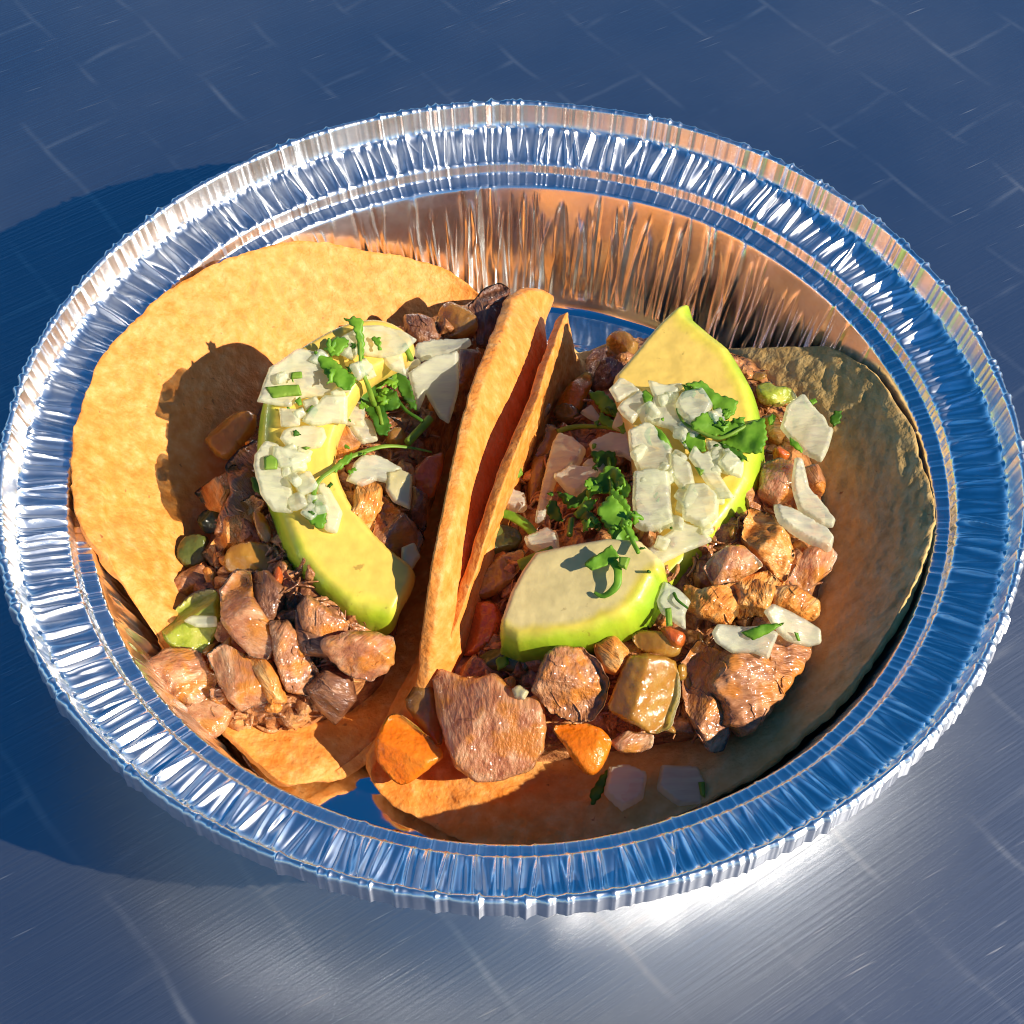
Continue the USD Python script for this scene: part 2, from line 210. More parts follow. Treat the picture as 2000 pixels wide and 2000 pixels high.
def build_pan():
    keys = [(0.0, .0018, 0), (.0545, .0018, .001), (.0555, .0024, .001), (.0575, .0024, .001), (.0585, .0018, .001), (.0685, .0018, .003), (.0777, .0290, .0012), (.0806, .0296, .0008), (.0814, .0321, .0010),
            (.0850, .0327, .006), (.0901, .0333, .0030), (.0918, .0390, .0005), (.0925, .0394, .0004), (.0931, .0386, .0005), (.0930, .0345, 0)]
    pl = fillet(keys, 7)
    seg = np.r_[0, np.cumsum(np.linalg.norm(np.diff(pl, axis=0), axis=1))]
    # finer rows on the rim than on the floor
    dens = np.where(pl[:, 0] < 0.050, 0.0034, np.where(pl[:, 0] < 0.066, 0.0009, np.where(pl[:, 0] < 0.0775, 0.0005, 0.00026)))
    cum = np.r_[0, np.cumsum(np.diff(seg) / ((dens[1:] + dens[:-1]) / 2))]
    s = np.interp(np.linspace(0, cum[-1], int(cum[-1])), cum, seg)
    R, Z = np.interp(s, seg, pl[:, 0]), np.interp(s, seg, pl[:, 1])
    dR, dZ = np.gradient(R), np.gradient(Z); L = np.hypot(dR, dZ); nR, nZ = -dZ / L, dR / L       # normal up / inward
    N = 3200; th = np.arange(N) * 2 * np.pi / N
    M = len(R); disp = np.zeros((M, N)); tang = np.zeros((M, N))
    def wrap(x): return (x + np.pi) % (2 * np.pi) - np.pi
    # rim pleats: irregular radial ribs over the flange, step and lip
    K = 345; c = (np.arange(K) + rng.uniform(-0.38, 0.38, K)) * 2 * np.pi / K
    skew = rng.normal(0, 1.1, K); wid = rng.uniform(0.20, 0.36, K) * 2 * np.pi / K; amp = rng.uniform(0.35, 1.0, K) * rng.choice([1, 1, -0.7], K)
    K2 = 420; c2 = rng.uniform(0, 2 * np.pi, K2); w2 = rng.uniform(0.12, 0.26, K2) * 2 * np.pi / 310; a2 = rng.uniform(-0.5, 0.6, K2); sk2 = rng.normal(0, 2.0, K2)
    cl = (np.arange(K) + rng.uniform(-0.4, 0.4, K)) * 2 * np.pi / K; al = rng.uniform(-0.5, 1.0, K); wl = rng.uniform(0.2, 0.4, K) * 2 * np.pi / K
    def add(row, cen, w, a):
        for q in range(len(cen)):
            if abs(a[q]) < 1e-7: continue
            h = int(3.2 * w[q] / (2 * np.pi) * N) + 2; i0 = int(round(cen[q] / (2 * np.pi) * N)); idx = np.arange(i0 - h, i0 + h + 1)
            x = (idx * 2 * np.pi / N - cen[q]) / w[q]; disp[row, idx % N] += a[q] * np.exp(-np.abs(x) ** 1.5)
    # wall creases: nodes under the step that fan out downwards
    strands = []
    for node in np.arange(190) * 2 * np.pi / 190 + rng.uniform(-0.016, 0.016, 190):
        top = rng.uniform(0.74, 1.06)
        for q in range(rng.choice([1, 1, 2, 2, 3])):
            strands.append((node, top, rng.normal(0, 0.030), rng.uniform(0.45, 1.0) * rng.choice([1, 1, -0.8]), rng.uniform(0.0045, 0.0105), rng.uniform(0, 99), rng.uniform(-0.05, 0.25)))
    for q in range(620):
        strands.append((rng.uniform(0, 2 * np.pi), rng.uniform(0.25, 0.95), rng.normal(0, 0.02), rng.uniform(0.3, 0.8) * rng.choice([1, -0.8]), rng.uniform(0.0032, 0.0065), rng.uniform(0, 99), rng.uniform(-0.1, 0.2)))
    st = np.array(strands)
    for i in range(M):
        r, z = R[i], Z[i]
        if r > 0.0695 and r < 0.0779 and z < 0.0292:
            t = (z - 0.0030) / (0.0290 - 0.0030)                     # 0 at the floor, 1 at the step
            down = np.clip(st[:, 1] - t, 0, 1)
            env = np.clip(down / 0.10, 0, 1) * np.clip((t - st[:, 6]) / 0.12, 0, 1) * (0.55 + 0.6 * down)
            cen = st[:, 0] + st[:, 2] * down ** 0.75 + 0.010 * (meshkit.noise(np.stack([st[:, 5], np.full(len(st), t * 3.2), 0 * st[:, 5]], 1)) - 0.5)
            add(i, cen % (2 * np.pi), st[:, 4] * (0.6 + 0.9 * down), 0.00055 * st[:, 3] * env)
        elif r >= 0.0779:
            if z < 0.0322 and r < 0.0815: add(i, c % (2 * np.pi), wid * 0.8, 0.00022 * amp * (rng.random(K) < 2))
            elif r < 0.0902 and z < 0.0343:
                t = np.clip((r - 0.0826) / 0.0075, 0, 1); e = math.sin(math.pi * min(max((r - 0.0816) / 0.0094, 0.0), 1.0)) ** 0.6
                add(i, (c + skew * (t - 0.3) * 0.009) % (2 * np.pi), wid, 0.00085 * amp * (0.25 + e))
                add(i, (c2 + sk2 * t * 0.006) % (2 * np.pi), w2, 0.00030 * a2 * e)
            else:
                hem = 1.0 + 0.5 * (r > 0.0927)
                add(i, (0.6 * c + 0.4 * cl) % (2 * np.pi), wl, 0.00042 * hem * al); add(i, c2, w2, 0.00022 * hem * a2)
    tt_, rr_ = np.meshgrid(th, R); zz_ = np.repeat(Z[:, None], N, 1)
    big = meshkit.fbm(np.stack([np.cos(tt_) * 2.5, np.sin(tt_) * 2.5, zz_ * 40], -1), 2, 5) - 0.5
    sm = meshkit.fbm(np.stack([rr_ * np.cos(tt_) * 60, rr_ * np.sin(tt_) * 60, zz_ * 60], -1), 2, 9) - 0.5
    flo = np.clip((0.0665 - rr_) / 0.01, 0, 1)
    rr = rr_ + nR[:, None] * disp + np.clip((rr_ - 0.06) / 0.02, 0, 1) * big * 0.0012
    zz = zz_ + nZ[:, None] * disp + np.clip((rr_ - 0.075) / 0.01, 0, 1) * big * 0.0011 + flo * sm * 0.0003
    v = np.stack([rr * np.cos(tt_), rr * np.sin(tt_), zz], -1).reshape(-1, 3)
    i, j = np.meshgrid(np.arange(M - 1), np.arange(N), indexing='ij'); j2 = (j + 1) % N
    q = np.stack([i * N + j, (i + 1) * N + j, (i + 1) * N + j2, i * N + j2], -1).reshape(-1, 4)
    f = np.vstack([q[:, [0, 1, 2]], q[:, [0, 2, 3]]]); rows = np.r_[i.ravel(), i.ravel()]
    nn = vnormals(v, f)
    pan = thing('foil_pan', 'round crimped aluminium foil pan holding the two tacos', 'foil pan')
    cuts = [('base', (R < 0.0685) & (Z < 0.003)), ('side_wall', (R >= 0.0685) & (Z < 0.0289) & (R < 0.078)), ('step_ledge', (Z >= 0.0289) & (R < 0.0815)), ('rim_flange', (R >= 0.0815) & (R < 0.0903) & (Z < 0.0345)), ('rim_lip', (Z >= 0.0))]
    owner = np.full(M, -1)
    for k, (nm, m_) in enumerate(cuts): owner[(owner < 0) & m_] = k
    for k, (nm, _) in enumerate(cuts):
        ff = f[owner[rows] == k]; ids, inv = np.unique(ff, return_inverse=True)
        obj(nm, (v[ids], inv.reshape(-1, 3)), 'foil_rim' if k > 1 else ('foil', 'foil_floor')[k == 0], pan, normals=nn[ids])
build_pan()

# ------------------------------------------------------------------ tortillas
def fit_sheet(ring, inner):
    """Smooth map from a unit disc to the surveyed sheet: ring = points along its edge from the far end of the fold, inner = [(a, b), point]."""
    L = np.r_[0, np.cumsum(np.linalg.norm(np.diff(np.vstack([ring, ring[:1]]), axis=0), axis=1))]; ang = np.pi / 2 + L[:-1] / L[-1] * 2 * np.pi
    ab = np.vstack([np.stack([np.cos(ang), np.sin(ang)], 1), [q[0] for q in inner]]); xyz = np.vstack([ring, [q[1] for q in inner]])
    return RBFInterpolator(ab, xyz, kernel='thin_plate_spline', smoothing=1e-6), ang

def most_r(z): return np.interp(z, [0.004, 0.029, 0.0320, 0.0338, 0.0355], [0.0664, 0.0754, 0.0790, 0.0825, 0.0870])
def tortilla(name, label, ring, inner, material, seed, orange_mix, thick=0.0021, pebble=0.0, roll=()):
    ring = ring.copy()
    for k in range(len(ring)):                                      # an edge that would poke through the pan is moved back along its sight line
        vw = CAM - ring[k]; vw /= np.linalg.norm(vw)
        for _ in range(6):
            if np.hypot(*ring[k][:2]) < most_r(ring[k][2]) and ring[k][2] > 0.0041: break
            ring[k] = ring[k] + vw * 0.0004
        ring[k][:2] *= min(1, (most_r(ring[k][2]) + 0.0004) / np.hypot(*ring[k][:2]))
    L_ = np.r_[0, np.cumsum(np.linalg.norm(np.diff(np.vstack([ring, ring[:1]]), axis=0), axis=1))]; an = np.pi / 2 + L_[:-1] / L_[-1] * 2 * np.pi
    inner = list(inner) + [((0.87 * math.cos(an[k]), 0.87 * math.sin(an[k])), ring[k] + np.array(off)) for k, off in roll]   # how the sheet turns down from its edge
    fn, ang = fit_sheet(ring, inner)
    NR, NA = 90, 420
    rho = np.linspace(0, 1, NR) ** 0.9; al = np.arange(NA) * 2 * np.pi / NA
    A, Rr = np.meshgrid(al, rho)
    jag = 1 + (0.010 * (meshkit.fbm(np.stack([np.cos(A) * 9, np.sin(A) * 9, 0 * A], -1), 4, seed) - 0.5) * 2 + 0.006 * (meshkit.noise(np.stack([np.cos(A) * 60, np.sin(A) * 60, 0 * A], -1), seed + 3) - 0.5)) * Rr ** 6
    P = fn(np.stack([(Rr * jag * np.cos(A)).ravel(), (Rr * jag * np.sin(A)).ravel()], 1)).reshape(NR, NA, 3)
    P[..., 2] = np.maximum(P[..., 2], 0.0040 + 0.0004 * Rr)                       # rests on the floor and inside the wall of the pan
    rad = np.hypot(P[..., 0], P[..., 1]); most = most_r(P[..., 2])
    P[..., :2] *= np.minimum(1, most / np.maximum(rad, 1e-6))[..., None]
    i, j = np.meshgrid(np.arange(NR - 1), np.arange(NA), indexing='ij'); j2 = (j + 1) % NA
    q = np.stack([i * NA + j, (i + 1) * NA + j, (i + 1) * NA + j2, i * NA + j2], -1).reshape(-1, 4)
    f = np.vstack([q[:, [0, 1, 2]], q[:, [0, 2, 3]]])
    f = f[(f[:, 0] // NA + f[:, 1] // NA + f[:, 2] // NA) > 0]
    v = P.reshape(-1, 3); n = vnormals(v, f); n[:NA] = n[NA:2 * NA].mean(0)
    n /= np.linalg.norm(n, axis=1, keepdims=True)
    rel = 0.0007 * noise3(v, 260, seed) + 0.0010 * noise3(v, 90, seed + 5) + 0.0004 * noise3(v, 800, seed + 6, 2) + pebble * noise3(v, 430, seed + 8, 2)
    edge = np.sqrt(np.clip(1 - np.clip((Rr.ravel() - 0.975) / 0.025, 0, 1) ** 2, 0.04, 1))
    tv = v + n * (rel * edge)[:, None]; bv = v - n * (thick * edge - rel * edge * 0.5)[:, None]
    last = (NR - 1) * NA + np.arange(NA); nv = len(v); nx = np.roll(last, -1)
    side = np.vstack([np.stack([last, last + nv, nx], 1), np.stack([nx, last + nv, nx + nv], 1)])
    V = np.vstack([tv, bv]); Fc = np.vstack([f, f[:, ::-1] + nv, side])
    o = orange_mix((Rr * np.cos(A)).ravel(), (Rr * np.sin(A)).ravel(), v); o = np.r_[o, o]  # amount of orange mixed over the paler corn colour
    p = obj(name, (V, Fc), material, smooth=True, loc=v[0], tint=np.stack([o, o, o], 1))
    return tag(p, label, 'tortilla')

ringL = [(955, 578, .012), (850, 513, .0140), (770, 487, .0185), (690, 473, .0225), (620, 459, .0265), (560, 456, .0290), (480, 470, .0320), (400, 500, .0340), (300, 560, .0352), (190, 680, .0352), (145, 800, .0345), (137, 900, .0330),
         (158, 1010, .0295), (200, 1090, .0245), (245, 1140, .0205), (282, 1205, .0150), (292, 1280, .0110), (342, 1358, .0085), (430, 1445, .0065), (520, 1492, .0060), (600, 1472, .0060), (690, 1412, .0064), (760, 1337, .0118),
         (795, 1200, .0245), (812, 1080, .0325), (836, 950, .0370), (862, 830, .0375), (887, 735, .0365), (922, 640, .0330), (948, 575, .0270), (990, 543, .0220), (1030, 552, .0170)]
ringL = np.array([D(*p) for p in ringL])
innerL = [((-0.02, -0.62), np.array([-.034, -.038, .0040])), ((0.0, -0.3), np.array([-.029, -.018, .0036])), ((0.0, 0.0), np.array([-.021, .006, .0034])), ((0.0, 0.35), np.array([-.012, .030, .0036])), ((0, 0.7), np.array([-.004, .052, .0050])),
          ((-0.5, 0.0), np.array([-.054, .011, .0135])), ((-0.5, 0.45), np.array([-.044, .040, .0150])), ((-0.45, -0.45), np.array([-.053, -.016, .0085])),
          ((0.45, 0.05), np.array([-.0010, .006, .0140])), ((0.4, 0.5), np.array([.0035, .034, .0120])), ((0.42, -0.45), np.array([-.0120, -.020, .0110])), ((0.36, -0.62), np.array([-.0165, -.033, .0060]))]
tortilla('corn_tortilla', 'sunlit yellow corn tortilla folded under the left taco, wide wing against the rim', ringL, innerL, 'tortilla', 3, lambda a, b, v: 0.95 + 0 * a, roll=[(21, (.0030, .0040, -.0010)), (22, (.0042, .0030, -.0045)), (23, (.0040, .0015, -.0068)), (24, (.0036, .0008, -.0072)), (25, (.0034, .0005, -.0074)), (26, (.0036, .0004, -.0074)), (27, (.0040, .0002, -.0072)), (28, (.0048, -.0002, -.0068)), (29, (.0056, -.0010, -.0062))])

ringR = [(1094, 664, .0060), (1072, 590, .0225), (1046, 655, .0285), (1010, 765, .0340), (965, 880, .0365), (936, 960, .0360), (905, 1060, .0315), (868, 1165, .0250), (828, 1262, .0175), (787, 1335, .0120), (744, 1402, .0085),
         (700, 1465, .0062), (735, 1512, .0050), (800, 1553, .0045), (890, 1594, .0045), (1000, 1622, .0045), (1100, 1630, .0045), (1250, 1600, .0060), (1400, 1545, .0110), (1530, 1475, .0160), (1620, 1390, .0205),
         (1690, 1260, .0245), (1738, 1110, .0275), (1762, 1000, .0290), (1742, 880, .0290), (1700, 775, .0275), (1645, 690, .0255), (1560, 655, .0220), (1450, 655, .0180), (1330, 660, .0110), (1230, 668, .0060), (1150, 650, .0050)]
ringR = np.array([D(*p) for p in ringR])
innerR = [((0.02, -0.6), np.array([.003, -.046, .0036])), ((0.0, -0.25), np.array([.011, -.022, .0034])), ((0.0, 0.1), np.array([.017, .000, .0034])), ((0.0, 0.5), np.array([.021, .030, .0036])),
          ((-0.45, 0.05), np.array([.0010, .003, .0120])), ((-0.45, 0.5), np.array([.0085, .030, .0105])), ((-0.4, -0.45), np.array([-.011, -.028, .0085])),
          ((0.5, 0.0), np.array([.052, -.005, .0125])), ((0.5, 0.45), np.array([.047, .024, .0130])), ((0.5, -0.45), np.array([.040, -.035, .0085]))]
tortilla('corn_tortilla', 'paler shaded corn tortilla folded under the right taco, against the right side of the pan', ringR, innerR, 'tortilla', 11, lambda a, b, v: np.clip(np.maximum(1.25 - np.hypot(v[:, 0] + 0.006, v[:, 1] + 0.060) / 0.026, -a * 4 - 0.1), 0, 1), pebble=0.0009)  # orange at the front left and on the left wing, paler elsewhere

# ------------------------------------------------------------------ heights of the two heaps of filling
HEAP = [(330, 1250, .0150), (300, 1330, .0120), (430, 1400, .0095), (560, 1370, .0105), (640, 1330, .0130), (700, 1250, .0190), (560, 1150, .0240), (450, 1050, .0205), (370, 1060, .0165), (420, 900, .0200), (460, 800, .0215), (620, 700, .0250),
        (800, 640, .0230), (920, 570, .0220), (890, 700, .0260), (770, 900, .0260), (720, 1050, .0255), (600, 900, .0280),
        (1000, 1300, .0185), (850, 1440, .0105), (940, 1470, .0110), (760, 1430, .0100), (1120, 1440, .0120), (1240, 1400, .0150), (1380, 1400, .0150), (1500, 1200, .0225), (1540, 1050, .0255), (1550, 900, .0255), (1470, 740, .0220), (1330, 640, .0240),
        (1180, 690, .0150), (1060, 740, .0130), (1000, 870, .0170), (910, 1080, .0185), (880, 1220, .0150), (1250, 900, .0290), (1320, 1080, .0265), (1100, 1150, .0245), (1140, 950, .0255), (1200, 1300, .0200),
        (1220, 1500, .0075), (1350, 1520, .0080), (1100, 1600, .006), (1480, 1320, .0120), (1600, 1100, .0200), (1650, 900, .0250)]
HEAP = np.array(HEAP)
heap_fn = RBFInterpolator(HEAP[:, :2] / 1000, HEAP[:, 2], kernel='thin_plate_spline', smoothing=1e-4)
def heap(uv):
    """Height of the heap at a sighting in picture units of the reference (2000 wide)."""
    return heap_fn(np.atleast_2d(np.asarray(uv, float) / (2000 / 1932)) / 1000)
def heap_point(uv): return at(np.atleast_2d(uv), heap(uv))
def heap_normal(uv, e=14.0):
    a, b, c, d = heap_point(np.array([[uv[0] - e, uv[1]], [uv[0] + e, uv[1]], [uv[0], uv[1] + e], [uv[0], uv[1] - e]]))
    n = np.cross(b - a, d - c); return n / np.linalg.norm(n)

def chaikin(p, k=2):
    for _ in range(k):
        q = np.roll(p, -1, 0); p = np.stack([0.75 * p + 0.25 * q, 0.25 * p + 0.75 * q], 1).reshape(-1, 2)
    return p

def fill2d(poly, h, seed):
    """Triangulated interior of a polygon: points, triangles, distance to the edge, number of edge points first."""
    r = np.random.default_rng(seed); ring = poly.exterior; nb = max(12, int(ring.length / h))
    B = np.array([ring.interpolate(t, normalized=True).coords[0] for t in np.arange(nb) / nb])
    x0, y0, x1, y1 = poly.bounds; gx, gy = np.meshgrid(np.arange(x0, x1, h), np.arange(y0, y1, h * 0.87)); gx = gx + (np.arange(gx.shape[0])[:, None] % 2) * h / 2
    G = np.stack([gx.ravel(), gy.ravel()], 1) + r.uniform(-0.12, 0.12, (gx.size, 2)) * h
    pg = shapely.points(G); G = G[shapely.contains(poly, pg) & (shapely.distance(ring, pg) > 0.45 * h)]
    pts = np.vstack([B, G]); tri = Delaunay(pts).simplices; cen = pts[tri].mean(1)
    tri = tri[shapely.contains(poly.buffer(h * 0.02), shapely.points(cen))]
    a = pts[tri]; s = (a[:, 1, 0] - a[:, 0, 0]) * (a[:, 2, 1] - a[:, 0, 1]) - (a[:, 1, 1] - a[:, 0, 1]) * (a[:, 2, 0] - a[:, 0, 0])
    tri = tri[np.abs(s) > 1e-14]; s = s[np.abs(s) > 1e-14]; tri[s < 0] = tri[s < 0][:, ::-1]
    d = shapely.distance(ring, shapely.points(pts)); d[:nb] = 0
    return pts, tri, d, nb

count = [0]
supports = []      # solids laid down earlier that later pieces may rest on: (outline in sightings, upper points, their sightings, normal)
def sighting(P):
    d = P - CAM; z = d @ FW
    return np.stack([1000 + FPX * (d @ RT) / z, 1000 - FPX * (d @ UP) / z], -1)
def resting(uv):
    for poly, P, S, n in supports[::-1]:
        if poly.contains(Point(*uv)):
            w = np.argsort(np.linalg.norm(S - uv, axis=1))[:6]; return P[w].mean(0), n
    return None
def slab(crop, pts, lift=0.0, T=0.003, rnd=0.0012, deep=1.0, tilt=(0, 0), bend=0.0, facets=0, rough=0.0, fib=0.0, h=0.00042, smooth_k=1, teeth=0.0, wave=0.0, outer=None, flat=0.35, base=None, grow=0.0):
    """A solid whose outline is the surveyed one on a plane of its own in the heap: rounded, bent, faceted. Returns vertices, triangles, extras."""
    count[0] += 1; seed = count[0]; r = np.random.default_rng(seed)
    uv = sight(crop, pts); c = uv.mean(0)
    org = heap_point(c)[0] if base is None else at(c, base)
    on = resting(c) if base is None else None
    if on is not None: org = on[0]; lift = max(lift - 0.0064, 0.0) * 0.8 + T * 0.25 + 0.0002
    view = (CAM - org) / np.linalg.norm(CAM - org); org = org + view * lift
    n = (heap_normal(c) if base is None else np.array([0, 0, 1.0])) * (1 - flat) + view * flat
    if on is not None: n = on[1] + 0.15 * view
    n = n / np.linalg.norm(n)
    ex = np.cross(UP, n); ex /= np.linalg.norm(ex); ey = np.cross(n, ex)
    n = n + ex * tilt[0] + ey * tilt[1]; n /= np.linalg.norm(n); ex = np.cross(UP, n); ex /= np.linalg.norm(ex); ey = np.cross(n, ex)
    d = ray(uv); P3 = CAM + d * (((org - CAM) @ n) / (d @ n))[:, None]
    to2 = lambda p: np.stack([(p - org) @ ex, (p - org) @ ey], -1)
    p2 = to2(P3)
    if smooth_k: p2 = chaikin(p2, smooth_k)
    poly = Polygon(p2).buffer(0)
    if poly.geom_type != 'Polygon': poly = max(poly.geoms, key=lambda g: g.area)
    if teeth > 0 or rough > 0:
        ring = poly.exterior; m = max(20, int(ring.length / (0.0005 if teeth == 0 else 0.00045))); b = np.array([ring.interpolate(t, normalized=True).coords[0] for t in np.arange(m) / m])
        tg = np.roll(b, -1, 0) - np.roll(b, 1, 0); nr = np.stack([tg[:, 1], -tg[:, 0]], 1) / (np.linalg.norm(tg, axis=1, keepdims=True) + 1e-12)
        if teeth > 0: off = teeth * (np.where(np.arange(m) % 3 == 0, 1.0, -0.6) * r.uniform(0.3, 1.2, m))
        else: off = rough * 0.9 * (meshkit.fbm(np.c_[b * 700, np.full(m, seed)], 2, seed) - 0.5) * 2
        poly = Polygon(b + nr * off[:, None]).buffer(0)
        if poly.geom_type != 'Polygon': poly = max(poly.geoms, key=lambda g: g.area)
    poly = Polygon(poly.exterior)
    if grow: poly = poly.buffer(grow)
    h = min(h, max(0.00018, math.sqrt(poly.area) / 9))
    q, tri, dist, nb = fill2d(poly, h, seed)
    g = np.sqrt(1 - (1 - np.clip(dist / rnd, 0, 1)) ** 2)
    top = T * 0.5 * g; bot = -T * 0.5 * g * deep
    size = math.sqrt(poly.area)
    if facets:
        lim = np.full(len(q), T * 0.55)
        for _ in range(facets):
            a = r.uniform(0, 2 * np.pi); sl = r.uniform(0.25, 0.95); k0 = r.uniform(0.25, 0.8) * T
            lim = np.minimum(lim, k0 + sl * (q @ [math.cos(a), math.sin(a)]))
        k = 0.30 * T; hh = np.clip(0.5 + 0.5 * (lim - top) / k, 0, 1); top = np.maximum(lim * (1 - hh) + top * hh - k * hh * (1 - hh), bot * 0.3)
    if rough > 0:
        p3 = np.c_[q, np.full(len(q), seed * 0.01)]; a = r.uniform(0, np.pi); rot = np.array([[math.cos(a), math.sin(a)], [-math.sin(a), math.cos(a)]]); qq = q @ rot.T
        top = top + g * (rough * 1.4 * (meshkit.fbm(p3 * 380, 3, seed) - 0.5) * 2 + rough * 0.9 * (meshkit.noise(p3 * 1000, seed + 1) - 0.5))
        if fib > 0: top = top + g * fib * (np.abs(meshkit.fbm(np.c_[qq[:, 0] * 160, qq[:, 1] * 1100, np.full(len(q), seed)], 2, seed + 2) - 0.5) * 4 - 0.7)
    a = r.uniform(0, 2 * np.pi); sh = bend * (q @ [math.cos(a), math.sin(a)]) ** 2 / max(size, 1e-6)
    if wave > 0: sh = sh + wave * (meshkit.fbm(np.c_[q * 260, np.full(len(q), seed)], 2, seed + 7) - 0.5) * 2
    V2 = np.vstack([np.c_[q, top + sh], np.c_[q[nb:], (bot + sh)[nb:]]])
    remap = np.r_[np.arange(nb), len(q) + np.arange(len(q) - nb)]
    F2 = np.vstack([tri, remap[tri][:, ::-1]])
    V = org + V2[:, :1] * ex + V2[:, 1:2] * ey + V2[:, 2:] * n
    od = None
    if outer is not None:
        od = shapely.distance(LineString(to2(CAM + ray(sight(crop, outer)) * (((org - CAM) @ n) / (ray(sight(crop, outer)) @ n))[:, None])), shapely.points(np.vstack([q, q[nb:]])))
    return V, F2, dict(org=org, n=n, outer=od, top=np.r_[np.ones(len(q)), np.zeros(len(q) - nb)], q=np.vstack([q, q[nb:]]))

def tube(P, rad, k=8, flat=1.0):
    """Closed bent rod through the points P (m x 3)."""
    P = np.asarray(P, float); t = np.r_[0, np.cumsum(np.linalg.norm(np.diff(P, axis=0), axis=1))]; m = max(6, int(t[-1] / 0.0006)); s = np.linspace(0, t[-1], m)
    if len(P) > 2:
        from scipy.interpolate import PchipInterpolator
        Q = PchipInterpolator(t, P, axis=0)(s)
    else: Q = np.stack([np.interp(s, t, P[:, c]) for c in range(3)], 1)
    R = np.broadcast_to(rad, (m,)) if np.ndim(rad) == 0 else np.interp(np.linspace(0, 1, m), np.linspace(0, 1, len(rad)), rad)
    T_ = np.gradient(Q, axis=0); T_ /= np.linalg.norm(T_, axis=1, keepdims=True); side = np.cross(T_, [0, 0, 1.0]) + 1e-9; side /= np.linalg.norm(side, axis=1, keepdims=True); nor = np.cross(side, T_)
    a = np.arange(k) * 2 * np.pi / k
    V = Q[:, None] + R[:, None, None] * (np.cos(a)[None, :, None] * side[:, None] + flat * np.sin(a)[None, :, None] * nor[:, None]); V = V.reshape(-1, 3)
    i, j = np.meshgrid(np.arange(m - 1), np.arange(k), indexing='ij'); j2 = (j + 1) % k
    q = np.stack([i * k + j, i * k + j2, (i + 1) * k + j2, (i + 1) * k + j], -1).reshape(-1, 4); f = np.vstack([q[:, [0, 1, 2]], q[:, [0, 2, 3]]])
    V = np.vstack([V, Q[0], Q[-1]]); e = len(V); jj = np.arange(k); j2 = (jj + 1) % k
    return V, np.vstack([f, np.stack([np.full(k, e - 2), j2, jj], 1), np.stack([np.full(k, e - 1), (m - 1) * k + jj, (m - 1) * k + j2], 1)])

def join(parts):
    V, Fs, o = [], [], 0
    for v, f in parts: V.append(v); Fs.append(np.asarray(f) + o); o += len(v)
    return np.vstack(V), np.vstack(Fs)

# ------------------------------------------------------------------ the heaps: chopped meat, sauce and shreds that fill the folds
def filling(label, outline, seed, shreds):
    r = np.random.default_rng(seed); poly = Polygon(sight('D', outline)); q, tri, dist, nb = fill2d(poly, 5.0, seed)
    z = heap(q) - 0.0014 - 0.006 * (1 - np.clip(dist / 60, 0, 1)) ** 2
    P = at(q, z); P[:, 2] += 0.0050 * noise3(P, 220, seed, 4) + 0.0018 * noise3(P, 700, seed + 1, 2)
    P[:, 2] = np.maximum(P[:, 2], 0.0042); B = P.copy(); B[:, 2] = np.maximum(B[:, 2] - 0.008, 0.0036)
    parts = [(np.vstack([P, B]), np.vstack([tri[:, ::-1], tri + len(P)]))]
    inner = np.where(dist > 25)[0]
    for _ in range(shreds):
        c = P[r.choice(inner)] + [0, 0, 0.0004]; a = r.uniform(0, 2 * np.pi); L = r.uniform(0.0025, 0.007); d = np.array([math.cos(a), math.sin(a), r.normal(0, 0.25)]) * L / 2
        b = np.array([-d[1], d[0], abs(r.normal(0, 1)) * L * 0.3]) * r.uniform(0.1, 0.5)
        rad = r.uniform(0.00022, 0.0006); parts.append(tube([c - d, c + b, c + d], [rad * 0.4, rad, rad * 0.4], 5))
    import trimesh as tm
    for _ in range(shreds // 2):                                                   # small crumbled lumps between the chunks
        c = P[r.choice(inner)] + [0, 0, 0.0002]; pt = r.normal(0, 1, (14, 3)); pt /= np.linalg.norm(pt, axis=1, keepdims=True); hull = tm.convex.convex_hull(pt * r.uniform(0.6, 1.6, 3) * r.uniform(0.0012, 0.0030)).subdivide().subdivide()
        hv = np.array(hull.vertices) + c; hv += 0.0007 * np.stack([noise3(hv, 900, k, 2) for k in range(3)], 1); parts.append((hv, np.array(hull.faces)))
    V, Fc = join(parts); m = np.cross(V[Fc[:, 1]] - V[Fc[:, 0]], V[Fc[:, 2]] - V[Fc[:, 0]])
    tag(obj('meat_filling', (V, Fc), 'filling', loc=P.mean(0)), label, 'meat filling', kind='stuff')
filling('dark shredded meat and sauce filling the fold of the left taco', [(905, 560), (830, 590), (720, 620), (560, 700), (470, 800), (420, 900), (390, 1000), (350, 1090), (300, 1200), (290, 1310), (350, 1370), (460, 1400), (580, 1390), (670, 1320), (720, 1250), (755, 1100), (800, 950), (850, 780), (890, 680), (930, 600)], 21, 520)
filling('dark shredded meat and sauce filling the fold of the right taco', [(1120, 660), (1060, 740), (1000, 850), (930, 1000), (880, 1120), (840, 1230), (820, 1330), (860, 1410), (950, 1440), (1060, 1420), (1180, 1410), (1350, 1400), (1440, 1330), (1530, 1220), (1560, 1050), (1550, 900), (1500, 760), (1420, 680), (1300, 640), (1200, 640)], 22, 620)

